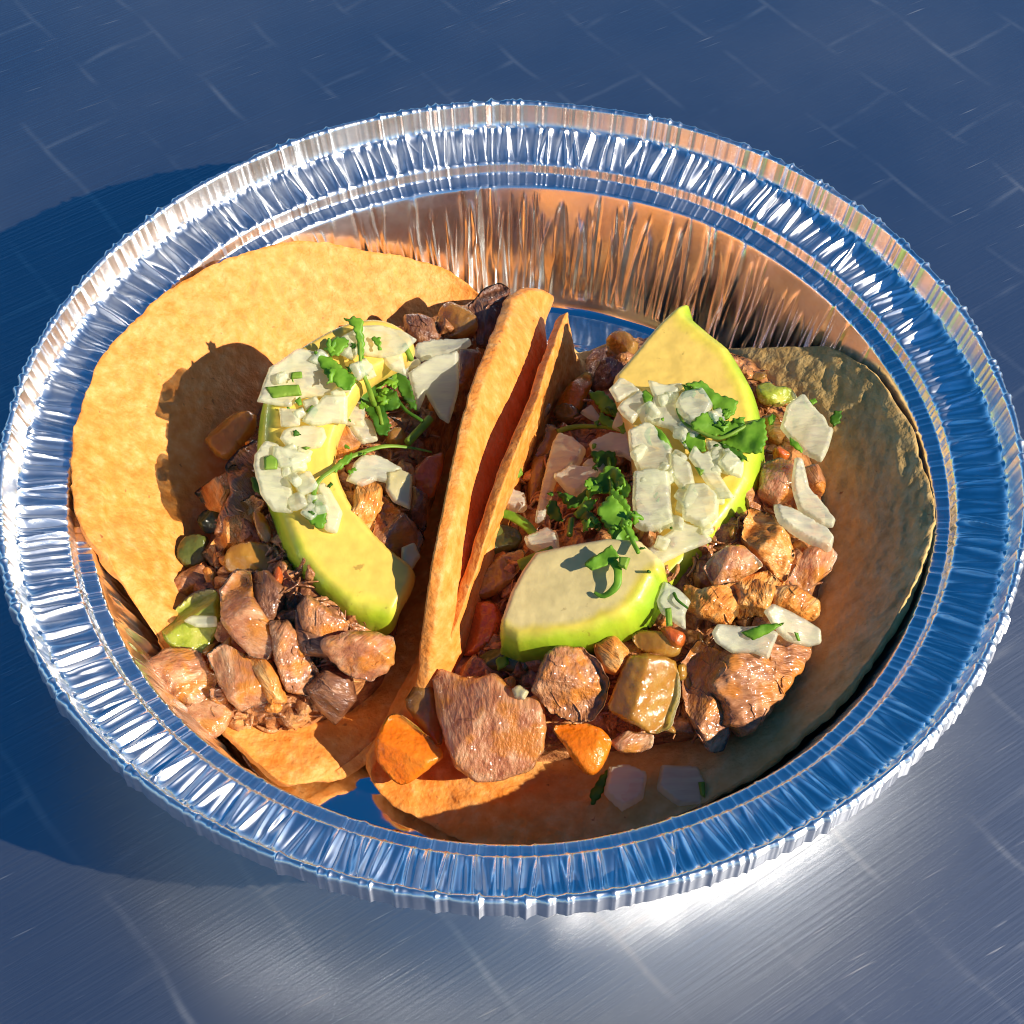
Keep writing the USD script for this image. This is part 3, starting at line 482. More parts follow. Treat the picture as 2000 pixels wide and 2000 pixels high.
# ------------------------------------------------------------------ avocado slices
def avocado(label, crop, pts, outer, lift, T, rim, face, **kw):
    V, Fc, x = slab(crop, pts, lift, outer=outer, T=T, rnd=0.0016, deep=1.2, h=0.00045, smooth_k=kw.pop('smooth_k', 2), flat=kw.pop('flat', 0.5), **kw)
    d = x['outer']; t = np.clip(d / rim, 0, 1.6) + 0.30 * noise3(V, 260, 4) * 2
    slope = np.where(x['top'] > 0, np.clip(1 - d / (rim * 0.75), 0, 1) ** 1.7, 0)
    V = V - x['n'] * (slope * T * 0.62)[:, None]
    stops = np.array([0, 0.14, 0.42, 0.80, 1.10, 1.6]); cols = np.array([(0.16, 0.28, 0.010), (0.27, 0.43, 0.016), (0.40, 0.49, 0.022), (0.70, 0.53, 0.07), face, face])
    tint = np.stack([np.interp(t, stops, cols[:, c]) for c in range(3)], 1)
    tint = tint * (1 + 0.30 * noise3(V, 700, 14, 3) + 0.22 * noise3(V * [1, 2.5, 1], 260, 17, 3))[:, None]
    V = V + x['n'] * (0.00022 * noise3(V, 300, 8) + 0.00012 * noise3(V * [1, 3, 1], 500, 19, 2))[:, None]
    up = x['top'] > 0; supports.append((Polygon(sight(crop, pts)).buffer(-6), V[up], sighting(V[up]), x['n']))
    tag(obj('avocado_slice', (V, Fc), 'avocado', tint=tint), label, 'avocado slice')

avocado('crescent avocado slice with green outer edge lying in the left taco', 'D',
        [(650, 617), (720, 607), (780, 640), (785, 680), (740, 700), (690, 730), (655, 790), (630, 860), (640, 910), (665, 960), (705, 1010), (745, 1050), (785, 1075), (782, 1110), (757, 1150), (742, 1190), (700, 1187), (650, 1172), (595, 1125), (545, 1065), (512, 965), (488, 905), (481, 840), (490, 760), (515, 705), (570, 660)],
        [(742, 1195), (690, 1190), (645, 1174), (592, 1128), (540, 1067), (505, 965), (480, 905), (477, 840), (484, 760), (510, 700)], 0.0034, 0.0080, 0.0052, (0.80, 0.50, 0.085))
avocado('large avocado wedge standing highest in the right taco, pointed tip at the back', 'D',
        [(1300, 578), (1312, 606), (1345, 635), (1385, 668), (1427, 740), (1442, 800), (1446, 870), (1432, 930), (1398, 990), (1340, 1060), (1285, 1120), (1255, 1130), (1215, 1060), (1190, 990), (1195, 900), (1180, 800), (1150, 735), (1175, 710), (1215, 660), (1250, 620)],
        [(1318, 606), (1350, 633), (1390, 664), (1433, 738), (1449, 800), (1453, 870), (1440, 932), (1405, 994), (1345, 1066), (1288, 1128)], 0.0030, 0.0105, 0.0056, (0.79, 0.52, 0.11))
avocado('blunt avocado slice with creamy cut face at the front of the right taco', 'D',
        [(940, 1220), (950, 1180), (968, 1128), (990, 1086), (1015, 1052), (1080, 1038), (1150, 1026), (1210, 1030), (1250, 1065), (1258, 1110), (1232, 1155), (1190, 1185), (1130, 1212), (1040, 1231), (980, 1232)],
        [(940, 1215), (975, 1237), (1040, 1236), (1132, 1217), (1193, 1190), (1230, 1158), (1252, 1115)], 0.0040, 0.0075, 0.0044, (0.70, 0.54, 0.22), tilt=(0.0, 0.12), smooth_k=0, grow=.0003)

# ------------------------------------------------------------------ pieces on the heaps
KIND = dict(meat=dict(T=.0066, rnd=.0022, facets=4, rough=.00022, fib=.0002, deep=1.3, smooth_k=0, grow=.0004), onion=dict(T=.0017, rnd=.0006, bend=.22, smooth_k=0, grow=.0001, wave=.0004, rough=.00011), cooked=dict(T=.0038, rnd=.0014, facets=2, rough=.00022, deep=1.2),
            pepper=dict(T=.0042, rnd=.0013, facets=3, rough=.0002, deep=1.2), leaf=dict(T=.0004, rnd=.0002, teeth=.00022, wave=.0011, smooth_k=0, h=.00032), chip=dict(T=.0009, rnd=.0003, smooth_k=0, wave=.0002, h=.0003))
MATKIND = dict(meat_pink='meat', meat_brown='meat', meat_dark='meat', meat_sauce='meat', raw_onion='onion', yellow_onion='onion', cooked_onion='cooked', brown_onion='cooked', green_pepper='pepper', dark_pepper='pepper',
               orange_pepper='pepper', red_pepper='pepper', cilantro='leaf', cilantro_dark='leaf', stem_green='chip')
CAT = dict(meat='meat chunk', onion='onion', cooked='cooked onion', pepper='pepper', leaf='cilantro', chip='cilantro')
NAME = dict(meat='meat_chunk', onion='onion_piece', cooked='cooked_onion', pepper='pepper_piece', leaf='cilantro_leaf', chip='cilantro_bit')

def fibres(V, Fc, x, fib):
    """Torn strands that lie over a chunk of meat, all roughly along its grain."""
    from scipy.spatial import cKDTree
    r = np.random.default_rng(count[0] + 900); up = np.where(x['top'] > 0)[0]; q = x['q'][up]; tree = cKDTree(q); size = np.ptp(q, 0).max()
    a0 = r.uniform(0, np.pi); parts = [(V, Fc)]
    for _ in range(int((1 + 5 * min(size / 0.012, 1.6)) * fib)):
        a = a0 + r.normal(0, 0.35); d = np.array([math.cos(a), math.sin(a)]); L_ = r.uniform(0.0012, 0.0042); c = q[r.integers(len(q))]
        t = np.linspace(-0.5, 0.5, 6)[:, None] * L_; w = np.array([-d[1], d[0]]) * r.normal(0, 0.10) * L_
        path = c + t * d + (1 - (t / L_ * 2) ** 2) * w; dist_, idx = tree.query(path); ok = dist_ < 0.0006
        if ok.sum() < 3: continue
        P = V[up[idx[ok]]] + x['n'] * r.uniform(-0.00008, 0.00012); keep = np.r_[True, np.linalg.norm(np.diff(P, axis=0), axis=1) > 1e-5]; P = P[keep]
        if len(P) < 3: continue
        P[[0, -1]] += x['n'] * r.uniform(-0.0002, 0.0004, (2, 1)); rad = r.uniform(0.00012, 0.00028)
        parts.append(tube(P, [rad * 0.4, rad, rad, rad * 0.3], 5))
    return join(parts)

def piece(mat_, lift, crop, pts, label, group=None, name=None, cat=None, parent=None, **kw):
    k = MATKIND[mat_]; a = dict(KIND[k]); a.update(kw)
    if k == 'meat': a['rough'] = min(a['rough'], .0006) * 0.9; a['fib'] *= 0.2
    V, Fc, x = slab(crop, pts, lift / 1000, **a)
    if k == 'meat': V, Fc = fibres(V, Fc, x, {'meat_brown': 0.8, 'meat_dark': 0.8}.get(mat_, 0.4))
    if parent is not None: return obj(name, (V, Fc), mat_, parent)
    return tag(obj(name or NAME[k], (V, Fc), mat_), label, cat or CAT[k], group)
def rod(mat_, crop, pts, lift, rad, label=None, name='chopped_cilantro', parent=None, flat=1.0, base=None, group=None, arch=0.0):
    uv = sight(crop, pts); P = heap_point(uv); vw = CAM - P; vw /= np.linalg.norm(vw, axis=1, keepdims=True)
    s = np.linspace(0, 1, len(P))
    lift = np.array(np.broadcast_to(lift, (len(P),)), float)
    for k, u in enumerate(uv):
        on = resting(u)
        if on is not None: P[k] = on[0]; lift[k] = max(lift[k] - 6.4, 0) * 0.8 + 0.5
    P = P + vw * ((np.broadcast_to(lift, (len(P),)) + arch * np.sin(np.pi * s)) / 1000)[:, None]
    p = obj(name, tube(P, np.array(rad) / 1000 if np.ndim(rad) else rad / 1000, 9, flat), mat_, parent)
    if parent is None: tag(p, label, 'cilantro', group)
    return p

L = piece
# left taco: meat and cooked vegetables
L('brown_onion', 1.5, 'B', [(1410, 280), (1430, 190), (1490, 140), (1600, 180), (1690, 235), (1710, 330), (1590, 390), (1440, 370)], 'glossy brown cooked onion at the far end of the left taco')
L('meat_dark', 2.5, 'B', [(1640, 170), (1700, 110), (1750, 55), (1850, 15), (1915, 60), (1870, 160), (1845, 300), (1800, 440), (1700, 420), (1690, 250)], 'purplish dark meat strip sticking up at the far end of the left taco', T=.005)
L('meat_dark', 0.5, 'B', [(1200, 260), (1300, 255), (1390, 275), (1420, 370), (1490, 410), (1400, 450), (1290, 445), (1210, 350)], 'dark meat chunk behind the avocado of the left taco')
L('meat_brown', 0.5, 'B', [(1560, 500), (1690, 475), (1720, 500), (1640, 650), (1560, 760), (1540, 620)], 'brown meat chunk beside the notch in the fold of the left taco')
L('meat_sauce', 3.4, 'B', [(860, 1440), (885, 1370), (960, 1355), (1030, 1420), (1025, 1510), (985, 1600), (960, 1790), (860, 1730), (775, 1620), (850, 1560)], 'glossy orange brown meat chunk inside the curve of the left avocado', fib=.0005)
L('meat_brown', 2.0, 'B', [(1020, 1470), (1060, 1480), (1150, 1560), (1250, 1660), (1320, 1760), (1290, 1850), (1150, 1880), (950, 1800), (980, 1600)], 'shaded brown meat chunk against the fold, right of the left avocado')
L('meat_pink', 5.0, 'B', [(605, 1160), (640, 1060), (700, 990), (790, 990), (840, 1070), (890, 1110), (850, 1150), (770, 1190), (700, 1270), (650, 1210)], 'pinkish meat bit between the onions on the left avocado', T=.0035)
L('red_pepper', 1.0, 'B', [(1230, 1290), (1400, 1165), (1480, 1200), (1430, 1400), (1380, 1510), (1250, 1410)], 'dark red pepper piece pressed against the fold of the left taco', rough=.0003)
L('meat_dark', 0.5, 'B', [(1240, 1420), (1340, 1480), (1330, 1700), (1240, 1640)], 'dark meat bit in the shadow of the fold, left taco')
L('cooked_onion', 1.5, 'A', [(960, 1310), (1060, 1220), (1160, 1140), (1260, 1135), (1300, 1180), (1280, 1260), (1140, 1430), (1050, 1440), (990, 1370)], 'amber cooked onion left of the left avocado, nearest the wide tortilla wing')
L('meat_brown', 1.0, 'A', [(1100, 1480), (1180, 1390), (1290, 1320), (1320, 1480), (1320, 1690), (1260, 1830), (1180, 1932), (1050, 1932), (1080, 1800), (1150, 1680)], 'long stringy brown meat chunk left of the left avocado', fib=.0008)
L('meat_sauce', 2.0, 'A', [(915, 1650), (980, 1600), (1080, 1550), (1150, 1480), (1205, 1560), (1160, 1660), (1100, 1770), (1000, 1750)], 'orange glazed meat bit left of the left avocado')
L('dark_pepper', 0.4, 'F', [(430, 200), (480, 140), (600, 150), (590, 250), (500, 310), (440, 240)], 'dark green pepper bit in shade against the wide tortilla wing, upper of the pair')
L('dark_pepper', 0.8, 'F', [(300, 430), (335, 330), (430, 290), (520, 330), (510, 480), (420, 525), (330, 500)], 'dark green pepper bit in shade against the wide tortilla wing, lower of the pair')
L('meat_sauce', 1.6, 'F', [(475, 420), (560, 310), (600, 230), (700, 120), (780, 60), (850, 100), (800, 180), (730, 330), (600, 380), (540, 490)], 'orange brown meat strip left of the lower left avocado edge', T=.0045, fib=.0007)
L('brown_onion', 2.6, 'F', [(775, 180), (840, 140), (905, 300), (885, 360), (820, 325)], 'small brown onion sliver touching the left avocado peel')
L('cooked_onion', 1.0, 'F', [(600, 500), (640, 380), (750, 345), (920, 355), (970, 470), (880, 570), (750, 530), (640, 550)], 'flat translucent cooked onion below the left avocado')
L('meat_brown', 0.6, 'F', [(250, 655), (310, 600), (380, 520), (480, 490), (500, 570), (430, 640), (330, 700), (270, 730)], 'crumbly brown meat chunk at the left edge of the left taco', T=.0045, rough=.0007)
L('green_pepper', 2.5, 'F', [(195, 890), (230, 810), (300, 760), (410, 660), (500, 640), (565, 645), (580, 760), (570, 880), (520, 960), (495, 1050), (370, 1055), (250, 1010)], 'olive green pepper chunk at the left front of the left taco', T=.006)
L('raw_onion', 4.6, 'F', [(355, 850), (400, 815), (560, 820), (560, 880), (430, 885)], 'pale sliver lying across the green pepper chunk', T=.0014)
L('meat_pink', 3.4, 'F', [(585, 650), (640, 570), (690, 530), (760, 540), (780, 700), (850, 790), (890, 880), (905, 1000), (870, 1075), (780, 1065), (680, 960), (600, 850)], 'long pink brown meat chunk right of the green pepper chunk', fib=.0005)
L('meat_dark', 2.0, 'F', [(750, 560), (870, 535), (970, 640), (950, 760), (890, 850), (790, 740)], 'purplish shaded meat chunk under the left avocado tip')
L('meat_pink', 1.5, 'F', [(105, 1140), (150, 1080), (210, 1040), (330, 1015), (450, 1060), (490, 1150), (545, 1200), (535, 1310), (430, 1360), (330, 1345), (210, 1395), (150, 1270)], 'pinkish meat chunk at the near left edge of the left taco', rough=.0006)
L('meat_pink', 2.0, 'F', [(510, 1060), (600, 1000), (720, 1060), (830, 1200), (885, 1335), (790, 1370), (710, 1405), (640, 1335), (580, 1220)], 'stringy pink meat chunk at the front of the left taco', fib=.0008)
L('meat_sauce', 1.4, 'F', [(740, 1070), (870, 1075), (945, 1180), (990, 1355), (890, 1350), (820, 1190)], 'orange glazed meat strip at the front of the left taco', fib=.0006)
L('meat_brown', 1.6, 'F', [(1105, 900), (1070, 760), (1130, 690), (1230, 760), (1390, 880), (1390, 940), (1250, 970), (1190, 940)], 'brown meat chunk directly under the left avocado tip')
L('meat_pink', 3.2, 'F', [(1215, 970), (1390, 925), (1560, 930), (1660, 955), (1670, 1110), (1630, 1145), (1530, 1215), (1430, 1205), (1320, 1120), (1250, 1045)], 'lit pinkish meat chunk right of the front, near the fold of the left taco', rough=.0007)
L('meat_brown', 1.0, 'F', [(895, 860), (1000, 850), (1080, 940), (1140, 1100), (1210, 1200), (1130, 1310), (1000, 1280), (935, 1100), (915, 980)], 'olive brown meat chunk in the middle of the left front')
L('meat_dark', 0.5, 'F', [(1120, 1260), (1250, 1140), (1400, 1190), (1430, 1330), (1300, 1490), (1200, 1390)], 'dark burnt meat chunk at the right front of the left taco')
L('meat_pink', 0.2, 'F', [(260, 1450), (350, 1380), (460, 1330), (600, 1325), (660, 1430), (570, 1560), (430, 1610), (350, 1550)], 'flat smear of pinkish meat on the front edge of the left tortilla', T=.0022, facets=0)
L('yellow_onion', 4.5, 'F', [(1720, 390), (1800, 355), (1835, 440), (1785, 525), (1718, 505)], 'tiny yellow onion dice at the tip of the left avocado')
L('red_pepper', 1.5, 'F', [(895, 600), (945, 480), (985, 560), (950, 630)], 'tiny red pepper bit under the left avocado')
L('brown_onion', 1.0, 'B', [(1080, 1010), (1180, 1000), (1230, 1080), (1150, 1130), (1060, 1110)], 'brown onion bit right of the left cilantro sprig')
L('meat_dark', 0.4, 'D', [(560, 1120), (640, 1180), (620, 1240), (560, 1230)], 'small dark meat bit beneath the left avocado peel')

# left taco: raw onion
ON = dict()
L('raw_onion', 6.6, 'B', [(270, 595), (370, 530), (460, 470), (600, 490), (640, 560), (760, 620), (835, 760), (700, 775), (640, 790), (480, 800), (410, 870), (185, 830), (230, 700)], 'large onion sheet over the upper left of the left avocado', T=.0016)
L('raw_onion', 6.4, 'B', [(700, 460), (780, 380), (900, 300), (1050, 305), (1170, 345), (1280, 420), (1240, 450), (1180, 500), (1030, 520), (900, 500), (760, 520)], 'pale onion sheet at the top end of the left avocado', T=.0015)
L('raw_onion', 7.6, 'B', [(490, 960), (550, 870), (650, 790), (800, 795), (800, 975), (700, 965), (640, 985), (560, 990)], 'onion dice in the middle of the left avocado, left half of a pair')
L('raw_onion', 7.8, 'B', [(795, 800), (850, 787), (925, 850), (920, 1005), (785, 990)], 'square onion dice touching the dark cilantro stalk')
L('raw_onion', 7.4, 'B', [(340, 1080), (370, 1030), (430, 1000), (560, 990), (640, 1010), (660, 1080), (620, 1145), (540, 1150), (400, 1150)], 'rounded onion dice left of the pinkish meat bit')
L('raw_onion', 7.0, 'B', [(170, 1190), (240, 1090), (330, 1115), (370, 1290), (390, 1330), (440, 1480), (425, 1590), (290, 1575), (210, 1460), (160, 1260)], 'long onion strip hanging over the left avocado peel')
L('raw_onion', 8.0, 'B', [(300, 1130), (430, 1150), (545, 1190), (550, 1230), (440, 1285), (340, 1280), (290, 1200)], 'wet onion dice lying over the long strip, left avocado')
L('raw_onion', 6.8, 'B', [(580, 1400), (640, 1380), (690, 1440), (770, 1590), (730, 1730), (650, 1710), (650, 1580), (615, 1480)], 'onion wedge at the inner edge of the left avocado')
L('raw_onion', 6.8, 'B', [(400, 1300), (480, 1290), (570, 1400), (560, 1565), (490, 1500)], 'small pale onion wedge on the yellow of the left avocado', T=.0014)
L('raw_onion', 5.2, 'B', [(795, 1370), (850, 1250), (900, 1200), (1010, 1200), (1080, 1230), (1180, 1280), (1090, 1390), (1000, 1365), (900, 1410)], 'onion dice below the long curved cilantro stem')
L('yellow_onion', 5.4, 'B', [(1075, 1310), (1160, 1285), (1245, 1340), (1232, 1565), (1110, 1515), (1065, 1430)], 'yellowish onion dice right of the orange brown meat chunk')
L('raw_onion', 5.0, 'B', [(815, 1010), (920, 945), (965, 960), (1012, 1090), (900, 1115)], 'onion dice under the dark cilantro stalk')
L('raw_onion', 5.0, 'B', [(1280, 440), (1400, 410), (1640, 395), (1655, 430), (1565, 490), (1300, 545), (1260, 500)], 'long shaded onion strip pointing at the fold, left taco')
L('raw_onion', 4.0, 'B', [(1225, 640), (1400, 530), (1560, 495), (1565, 740), (1500, 1000), (1440, 955), (1400, 880), (1340, 760), (1290, 890), (1240, 710)], 'big grey shaded onion sheet beside the fold of the left taco')
L('raw_onion', 5.8, 'B', [(1035, 490), (1170, 475), (1205, 640), (1100, 605), (1050, 545)], 'small onion dice at the top right of the left avocado')
L('yellow_onion', 5.4, 'B', [(1185, 560), (1300, 545), (1305, 600), (1210, 615)], 'tiny beige onion bit behind the cilantro leaf, left taco')

# left taco: cilantro
sp = thing('cilantro_sprig', 'upright cilantro sprig with lobed leaves on top of the left avocado', 'cilantro', heap_point(sight('B', [(900, 700)]))[0])
for nm, m_, lf, pts in [('leaf', 'cilantro', 10.0, [(770, 245), (800, 255), (850, 236), (880, 255), (912, 262), (905, 340), (922, 420), (915, 540), (882, 530), (868, 400), (835, 310)]),
                        ('leaf', 'cilantro', 9.6, [(572, 485), (630, 505), (690, 510), (740, 560), (800, 610), (868, 650), (850, 710), (815, 755), (750, 740), (700, 690), (655, 645), (615, 570)]),
                        ('leaf', 'cilantro', 9.0, [(680, 520), (680, 450), (700, 395), (745, 378), (810, 395), (815, 440), (780, 470), (750, 515)]),
                        ('leaf', 'cilantro', 9.4, [(905, 530), (980, 560), (1050, 565), (1090, 620), (1135, 620), (1150, 680), (1135, 745), (1070, 690), (1000, 745), (965, 650), (895, 630)]),
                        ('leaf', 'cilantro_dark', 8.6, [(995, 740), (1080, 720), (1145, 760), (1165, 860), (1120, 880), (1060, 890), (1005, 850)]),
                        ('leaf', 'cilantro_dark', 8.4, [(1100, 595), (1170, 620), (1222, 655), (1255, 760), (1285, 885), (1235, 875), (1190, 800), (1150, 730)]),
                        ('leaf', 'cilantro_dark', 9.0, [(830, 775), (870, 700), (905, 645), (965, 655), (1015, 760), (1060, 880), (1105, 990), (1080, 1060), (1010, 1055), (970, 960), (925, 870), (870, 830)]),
                        ('leaf', 'cilantro', 8.8, [(965, 400), (1000, 385), (1035, 395), (1038, 485), (1018, 475), (995, 430)])]:
    piece(m_, lf, 'B', pts, None, name=nm, parent=sp, tilt=(rng.uniform(-.25, .25), rng.uniform(-.2, .2)))
rod('stem_green', 'B', [(890, 420), (895, 560), (930, 680), (1000, 850), (1040, 980)], [10.2, 10.0, 9.6, 8.6, 8.0], [.3, .35, .5, .5, .35], name='stem', parent=sp)
rod('cilantro_dark', 'B', [(1130, 760), (1200, 880), (1290, 940), (1320, 960)], 7.2, .35, name='stem', parent=sp)
cs = thing('cilantro_sprig', 'thin curved cilantro stem with small leaf trailing down the left avocado', 'cilantro', heap_point(sight('B', [(700, 1300)]))[0])
rod('stem_green', 'B', [(1380, 1170), (1200, 1135), (1060, 1130), (940, 1160), (800, 1215), (700, 1290), (630, 1345), (590, 1400), (575, 1470), (610, 1560)], [4.6, 5.4, 6.4, 7.2, 7.6, 8.0, 8.2, 8.4, 8.4, 8.2], [.22, .28, .38, .45, .5, .5, .5, .45, .5, .5], name='stem', parent=cs, flat=.6)
piece('cilantro', 8.4, 'B', [(480, 1575), (560, 1575), (555, 1430), (600, 1480), (655, 1550), (660, 1660), (620, 1700), (560, 1670)], None, name='leaf', parent=cs)
piece('cilantro', 8.4, 'B', [(700, 1290), (740, 1240), (810, 1190), (840, 1180), (830, 1240), (760, 1290), (720, 1320)], None, name='leaf', parent=cs)
L('stem_green', 8.2, 'B', [(238, 722), (350, 712), (470, 706), (492, 782), (380, 790), (288, 802)], 'flat green stem cut lying on the large onion sheet, left taco')
L('stem_green', 8.2, 'B', [(418, 622), (490, 615), (496, 665), (412, 668)], 'tiny square green cut above the flat stem cut, left taco')
L('stem_green', 8.4, 'B', [(515, 890), (560, 845), (605, 880), (572, 945)], 'small bright green cut beside the onion pair, left taco')
L('cilantro', 8.2, 'B', [(440, 825), (480, 795), (495, 850), (470, 860)], 'speck of green leaf under the flat stem cut, left taco', teeth=0)
L('stem_green', 9.2, 'B', [(228, 1205), (280, 1185), (328, 1222), (322, 1288), (233, 1292)], 'square green stem cut on the long onion strip, left avocado edge')
L('stem_green', 9.0, 'B', [(485, 1140), (520, 1130), (555, 1140), (520, 1157)], 'sliver of green on the rounded onion dice, left taco')
L('cilantro_dark', 4.0, 'B', [(135, 1335), (190, 1345), (235, 1440), (212, 1465), (150, 1425)], 'dark cilantro scrap sticking out past the left avocado peel')
L('cilantro', 6.4, 'B', [(800, 1300), (850, 1265), (868, 1290), (820, 1325)], 'green scrap on the onion dice below the curved stem')
rod('stem_green', 'B', [(1195, 440), (1240, 530)], 7.2, .55, 'short cut cilantro stem at the top right of the left avocado')
rod('stem_green', 'B', [(1370, 940), (1215, 1105)], 5.0, .8, 'thick cut cilantro stem beside the fold in the left taco')

# right taco: meat and cooked vegetables
L('brown_onion', 2.0, 'K', [(1640, 720), (1680, 640), (1760, 618), (1850, 650), (1890, 710), (1932, 720), (1900, 810), (1800, 880), (1680, 835)], 'rounded translucent brown onion at the far end of the right taco')
L('meat_dark', 0.8, 'K', [(1590, 890), (1700, 855), (1770, 860), (1840, 900), (1810, 1000), (1690, 1120), (1590, 1130), (1530, 1110), (1560, 1000)], 'dark stringy meat chunk at the far end of the right taco', fib=.0006)
L('orange_pepper', 2.0, 'K', [(1195, 1300), (1280, 1150), (1370, 1050), (1440, 985), (1495, 960), (1540, 1020), (1500, 1150), (1420, 1350), (1300, 1385)], 'glossy orange pepper strip behind the onions of the right taco', T=.0045)
L('meat_brown', 1.4, 'K', [(975, 1340), (1050, 1290), (1130, 1235), (1175, 1280), (1105, 1400), (990, 1430)], 'small brown meat bit near the fold, far half of the right taco')
L('brown_onion', 2.0, 'C', [(270, 1480), (290, 1300), (340, 1150), (400, 1060), (400, 970), (470, 985), (500, 1040), (440, 1150), (400, 1300), (370, 1450), (330, 1580), (290, 1560)], 'long curved brown onion strip beside the fold of the right taco', T=.003)
L('brown_onion', 1.2, 'C', [(250, 1000), (310, 890), (400, 840), (430, 880), (360, 980), (300, 1060)], 'brown onion bit at the fold, far half of the right taco')
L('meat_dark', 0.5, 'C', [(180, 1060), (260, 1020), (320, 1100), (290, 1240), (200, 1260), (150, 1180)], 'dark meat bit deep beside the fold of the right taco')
L('brown_onion', 1.6, 'C', [(440, 870), (560, 830), (640, 890), (630, 960), (500, 960)], 'brown onion bit below the orange pepper strip, right taco')
L('brown_onion', 2.4, 'G', [(675, 550), (740, 430), (820, 330), (900, 265), (1050, 225), (1050, 300), (1000, 400), (900, 500), (780, 560)], 'amber onion strip left of the blunt avocado slice')
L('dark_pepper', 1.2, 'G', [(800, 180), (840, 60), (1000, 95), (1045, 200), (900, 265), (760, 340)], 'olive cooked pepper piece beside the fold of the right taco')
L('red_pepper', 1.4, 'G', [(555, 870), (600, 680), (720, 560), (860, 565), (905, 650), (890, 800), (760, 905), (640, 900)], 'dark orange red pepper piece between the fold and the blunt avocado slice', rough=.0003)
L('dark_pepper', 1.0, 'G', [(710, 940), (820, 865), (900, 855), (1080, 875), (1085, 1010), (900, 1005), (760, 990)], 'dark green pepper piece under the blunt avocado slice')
L('cilantro', 2.4, 'G', [(865, 930), (945, 875), (945, 960), (880, 1005)], 'green leaf scrap under the blunt avocado slice', teeth=.0001)
L('brown_onion', 0.0, 'G', [(280, 1200), (340, 1110), (400, 1030), (480, 1055), (545, 1440), (500, 1480), (380, 1350)], 'translucent brown onion sheet leaning on the fold of the right taco')
L('meat_pink', 3.2, 'G', [(478, 1060), (520, 1000), (640, 1045), (760, 1055), (860, 1025), (960, 1120), (1060, 1175), (1155, 1155), (1165, 1350), (1150, 1480), (1065, 1620), (960, 1650), (860, 1685), (740, 1685), (620, 1600), (560, 1450), (510, 1280)], 'large smooth pinkish meat chunk at the front of the right taco', T=.0085, rnd=.0028)
L('meat_brown', 3.8, 'G', [(1100, 1120), (1150, 1000), (1180, 900), (1300, 845), (1420, 865), (1505, 950), (1555, 1050), (1555, 1170), (1470, 1305), (1350, 1315), (1220, 1255)], 'round shredded brown meat chunk under the blunt avocado slice', T=.0075, rough=.0009)
L('orange_pepper', 2.6, 'G', [(88, 1470), (130, 1370), (200, 1255), (300, 1285), (440, 1410), (565, 1530), (430, 1625), (330, 1705), (250, 1725), (130, 1600)], 'bright orange pepper chunk at the front left of the right taco, touching the fold', T=.006)
L('orange_pepper', 3.0, 'G', [(1198, 1338), (1330, 1328), (1480, 1328), (1592, 1420), (1585, 1500), (1525, 1625), (1460, 1665), (1380, 1615), (1300, 1480)], 'bright orange pepper chunk at the front middle, right of the large meat chunk', T=.005)
L('meat_pink', 2.2, 'G', [(1595, 1450), (1690, 1385), (1845, 1415), (1835, 1475), (1740, 1505), (1640, 1495)], 'small purplish meat bit below the thick amber onion chunk', T=.003)
L('yellow_onion', 5.4, 'G', [(968, 1120), (1010, 1088), (1072, 1130), (1045, 1182), (988, 1172)], 'pale seed like bit on top of the large front meat chunk', T=.0022, rnd=.001)
L('meat_sauce', 2.2, 'G', [(1490, 840), (1600, 785), (1690, 870), (1680, 960), (1620, 1010), (1560, 1000)], 'orange glazed meat bit behind the thick amber onion chunk')
L('cooked_onion', 3.6, 'H', [(270, 1060), (310, 980), (360, 850), (400, 735), (530, 725), (700, 755), (725, 850), (745, 960), (715, 1080), (690, 1195), (570, 1245), (470, 1190), (330, 1125)], 'thick amber onion chunk at the front of the right taco', T=.0075, rnd=.002)
L('cooked_onion', 2.2, 'H', [(415, 630), (500, 575), (620, 590), (760, 620), (745, 725), (690, 760), (480, 715)], 'amber onion bit above the thick amber onion chunk')
L('cooked_onion', 2.2, 'H', [(715, 800), (772, 785), (785, 885), (725, 905)], 'narrow pale onion sliver right of the thick amber onion chunk')
L('red_pepper', 3.6, 'H', [(600, 570), (660, 550), (700, 570), (775, 600), (755, 690), (690, 705), (640, 640)], 'small bright red pepper bit above the amber onions')
L('meat_brown', 4.6, 'H', [(910, 960), (930, 870), (1000, 745), (1120, 690), (1330, 595), (1460, 640), (1548, 680), (1535, 760), (1420, 895), (1280, 1085), (1180, 1190), (1100, 1245), (1000, 1160), (985, 1040)], 'largest sunlit brown meat chunk at the right front of the right taco', T=.009, rough=.0006, facets=2)
L('meat_brown', 2.0, 'H', [(745, 810), (850, 650), (1000, 735), (930, 960), (1010, 1100), (1040, 1220), (1000, 1330), (930, 1340), (870, 1250), (785, 1100)], 'shaded brown meat chunk left under the largest meat chunk', T=.007)
L('meat_sauce', 3.4, 'H', [(760, 300), (860, 330), (1000, 300), (1090, 300), (1110, 400), (1095, 465), (1030, 545), (850, 485), (770, 430)], 'orange glazed shredded meat right of the blunt avocado slice', rough=.0008)
L('meat_sauce', 2.6, 'H', [(1105, 340), (1220, 270), (1330, 320), (1270, 480), (1100, 500)], 'frayed orange meat bit in the hollow above the onion pair', fib=.001, rough=.0008)
L('meat_sauce', 3.2, 'H', [(1280, 340), (1380, 320), (1500, 340), (1595, 420), (1600, 490), (1500, 520), (1330, 430)], 'orange glazed meat chunk at the right edge, behind the onion pair', rough=.0007)
L('meat_sauce', 1.6, 'H', [(1330, 1180), (1400, 1090), (1530, 1080), (1560, 1130), (1420, 1190)], 'reddish scrap in shade right of the largest meat chunk', T=.002, base=.012)
